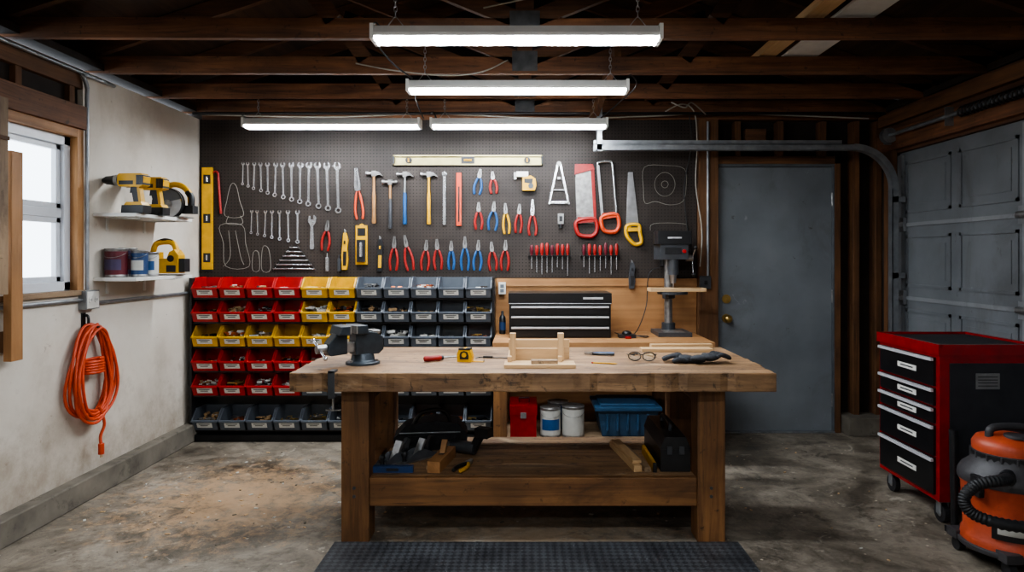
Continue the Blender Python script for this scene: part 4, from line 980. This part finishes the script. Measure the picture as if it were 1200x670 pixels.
# ---------------------------------------------------------------- rolling tool cabinet
def f(b):
    x0,x1,y0,y1=2.09,2.60,3.44,4.02
    dkp=M('dark_side_panel',(48,48,52),0.4,0.1,0.2)
    b.box(x0,x1,y0,y1,0.12,0.86,redp)
    b.box(x0+0.05,x1-0.03,y0-0.004,y0,0.20,0.82,dkp); b.box(x0-0.012,x1+0.01,y0-0.012,y1+0.012,0.86,0.90,redp)
    b.box(x0+0.02,x1-0.01,y0+0.02,y1-0.02,0.895,0.903,rubber)
    for (a,c,d,e) in ((x0-0.012,x0+0.008,y0-0.012,y1+0.012),(x1-0.01,x1+0.01,y0-0.012,y1+0.012),(x0,x1,y0-0.012,y0+0.006),(x0,x1,y1-0.006,y1+0.012)): b.box(a,c,d,e,0.90,0.915,redp)
    for (z0,z1) in ((0.70,0.845),(0.60,0.688),(0.51,0.588),(0.345,0.498),(0.15,0.333)):
        b.box(x0-0.014,x0,y0+0.03,y1-0.03,z0,z1,blackm); b.box(x0-0.028,x0-0.012,y0+0.03,y1-0.03,z1-0.018,z1-0.003,silver)
        zc=(z0+z1)/2-0.008; b.box(x0-0.016,x0-0.014,y0+0.18,y0+0.36,zc-0.014,zc+0.014,paper); b.box(x0-0.0168,x0-0.016,y0+0.21,y0+0.33,zc-0.003,zc+0.004,dgrey)
    b.box(x0+0.18,x0+0.30,y0-0.0055,y0-0.004,0.69,0.77,M('sticker',(120,120,120),0.5))
    for i in range(4): b.box(x0+0.19,x0+0.29,y0-0.0062,y0-0.0055,0.705+i*0.015,0.709+i*0.015,black)
    for x in (x0+0.05,x1-0.05):
        for y in (y0+0.06,y1-0.06):
            b.box(x-0.03,x+0.03,y-0.035,y+0.035,0.108,0.12,galv)
            for s in (-1,1): b.box(x+s*0.018-0.002,x+s*0.018+0.002,y-0.02,y+0.02,0.04,0.11,galv)
            b.cyl((x-0.014,y,0.048),(x+0.014,y,0.048),0.048,rubber,n=22); b.cyl((x-0.016,y,0.048),(x+0.016,y,0.048),0.02,steelm,n=12)
    b.tube([(x1+0.01,y0+0.05,0.84),(x1+0.05,y0+0.05,0.84),(x1+0.05,y1-0.05,0.84),(x1+0.01,y1-0.05,0.84)],0.010,chrome,8)
obj('rolling_tool_cabinet',f,0.004)
vor=M('vacuum_orange',(178,74,44),0.45,0,0.2,dirt=[(14,0.62,0.70,(110,52,34),0.3,0.5,(1,1,1))]); vgr=M('vacuum_grey',(58,56,58),0.5,0,0.2)
def f(b):
    x,y=2.17,3.06
    b.lathe([(0.175,0.07),(0.19,0.08),(0.185,0.12),(0.175,0.13),(0.185,0.33),(0.192,0.345),(0.192,0.36)],(x,y,0),vor,36)
    b.lathe([(0.198,0.355),(0.20,0.37),(0.198,0.385),(0.185,0.41),(0.15,0.44),(0.145,0.49)],(x,y,0),vgr,36)
    b.lathe([(0.142,0.49),(0.143,0.52),(0.128,0.545),(0.07,0.562),(0.002,0.566)],(x,y,0),vor,32)
    b.lathe([(0.1475,0.455),(0.1475,0.485)],(x,y,0),black,32,caps=False)
    for i in range(16):
        q=2*math.pi*i/16; b.cyl((x+0.147*math.cos(q),y+0.147*math.sin(q),0.46),(x+0.147*math.cos(q),y+0.147*math.sin(q),0.485),0.006,vgr,n=6)
    b.tube(smooth_pts([(x-0.09,y,0.55),(x-0.07,y,0.592),(x+0.07,y,0.592),(x+0.09,y,0.55)]),0.017,vgr,10)
    b.lathe([(0.05,0.56),(0.05,0.572),(0.002,0.575)],(x,y-0.05,0),vgr,20)
    for a in range(4):
        q=math.radians(45+90*a+10); cx,cy=x+0.19*math.cos(q),y+0.19*math.sin(q)
        b.box(cx-0.035,cx+0.035,cy-0.035,cy+0.035,0.06,0.10,vgr); b.cyl((cx-0.015,cy,0.03),(cx+0.015,cy,0.03),0.03,rubber,n=16); b.cyl((cx,cy,0.03),(cx,cy,0.07),0.008,steelm)
    b.lathe([(0.19,0.06),(0.20,0.065),(0.20,0.085),(0.17,0.09)],(x,y,0),vgr,32)
    for (za,zb,r,aa,ab,mt) in ((0.14,0.22,0.1825,215,275,black),(0.165,0.195,0.1845,222,268,wlab)):
        vs=[];n=10
        for i in range(n+1):
            q=math.radians(aa+(ab-aa)*i/n)
            for zz in (za,zb): vs.append((x+r*math.cos(q),y+r*math.sin(q),zz))
        b.add(vs,[(2*i,2*i+2,2*i+3,2*i+1) for i in range(n)],mt,True)
    for q in (200,20): q=math.radians(q); b.box(x+0.2*math.cos(q)-0.012,x+0.2*math.cos(q)+0.012,y+0.2*math.sin(q)-0.03,y+0.2*math.sin(q)+0.03,0.31,0.40,black)
    path=smooth_pts([(x-0.10,y-0.14,0.41),(x-0.18,y-0.20,0.42),(x-0.28,y-0.20,0.40),(x-0.33,y-0.20,0.34),(x-0.29,y-0.22,0.28),(x-0.15,y-0.27,0.255),(x+0.05,y-0.29,0.27),(x+0.22,y-0.22,0.31),(x+0.27,y-0.04,0.28),(x+0.20,y+0.02,0.26)],14)
    rs=[0.026 if i%2 else 0.021 for i in range(len(path))]
    b.tube(path,rs,rubber,12); b.cyl((x-0.07,y-0.10,0.41),(x-0.12,y-0.155,0.41),0.032,black)
obj('shop_vacuum',f,0.003)
b=B(); b.M=T((2.12,3.365,0)); b.cyl((0,0,0),(0.005,0.02,0.50),0.017,black,0.021,12); b.box(-0.04,0.04,-0.02,0.02,0,0.03,black); b.done('vacuum_wand',0.002)
b=B()
for i in range(170):
    if i%3==0: x=random.gauss(-1.6,0.3); y=random.gauss(3.75,0.35)
    else: x=random.uniform(-2.3,2.0); y=random.uniform(2.7,4.9)
    s=random.uniform(0.003,0.013)
    if (abs(x)<1.15 and y<3.4) or x<-2.38: continue
    b.M=T((x,y,0))@R(random.uniform(0,180),'Z'); b.box(-s,s,-s*0.5,s*0.5,0.0,0.003,random.choice([pine('X'),wlab,conc,pine('X')]))
b.M=Matrix(); b.done('wood_chips')
# ---------------------------------------------------------------- world + camera
w=bpy.data.worlds.new('World'); sc.world=w; w.use_nodes=True
bg=w.node_tree.nodes['Background']; bg.inputs['Color'].default_value=(0.80,0.90,1.0,1); bg.inputs['Strength'].default_value=5.0
cam=bpy.data.cameras.new('Camera'); co=bpy.data.objects.new('Camera',cam); sc.collection.objects.link(co)
co.location=(0,0,1.36); co.rotation_euler=(math.pi/2,0,0); cam.sensor_width=36; cam.lens=24
cam.shift_x=-15/1200; cam.shift_y=-35/1200
sc.camera=co
sc.view_settings.look='AgX - Medium High Contrast'
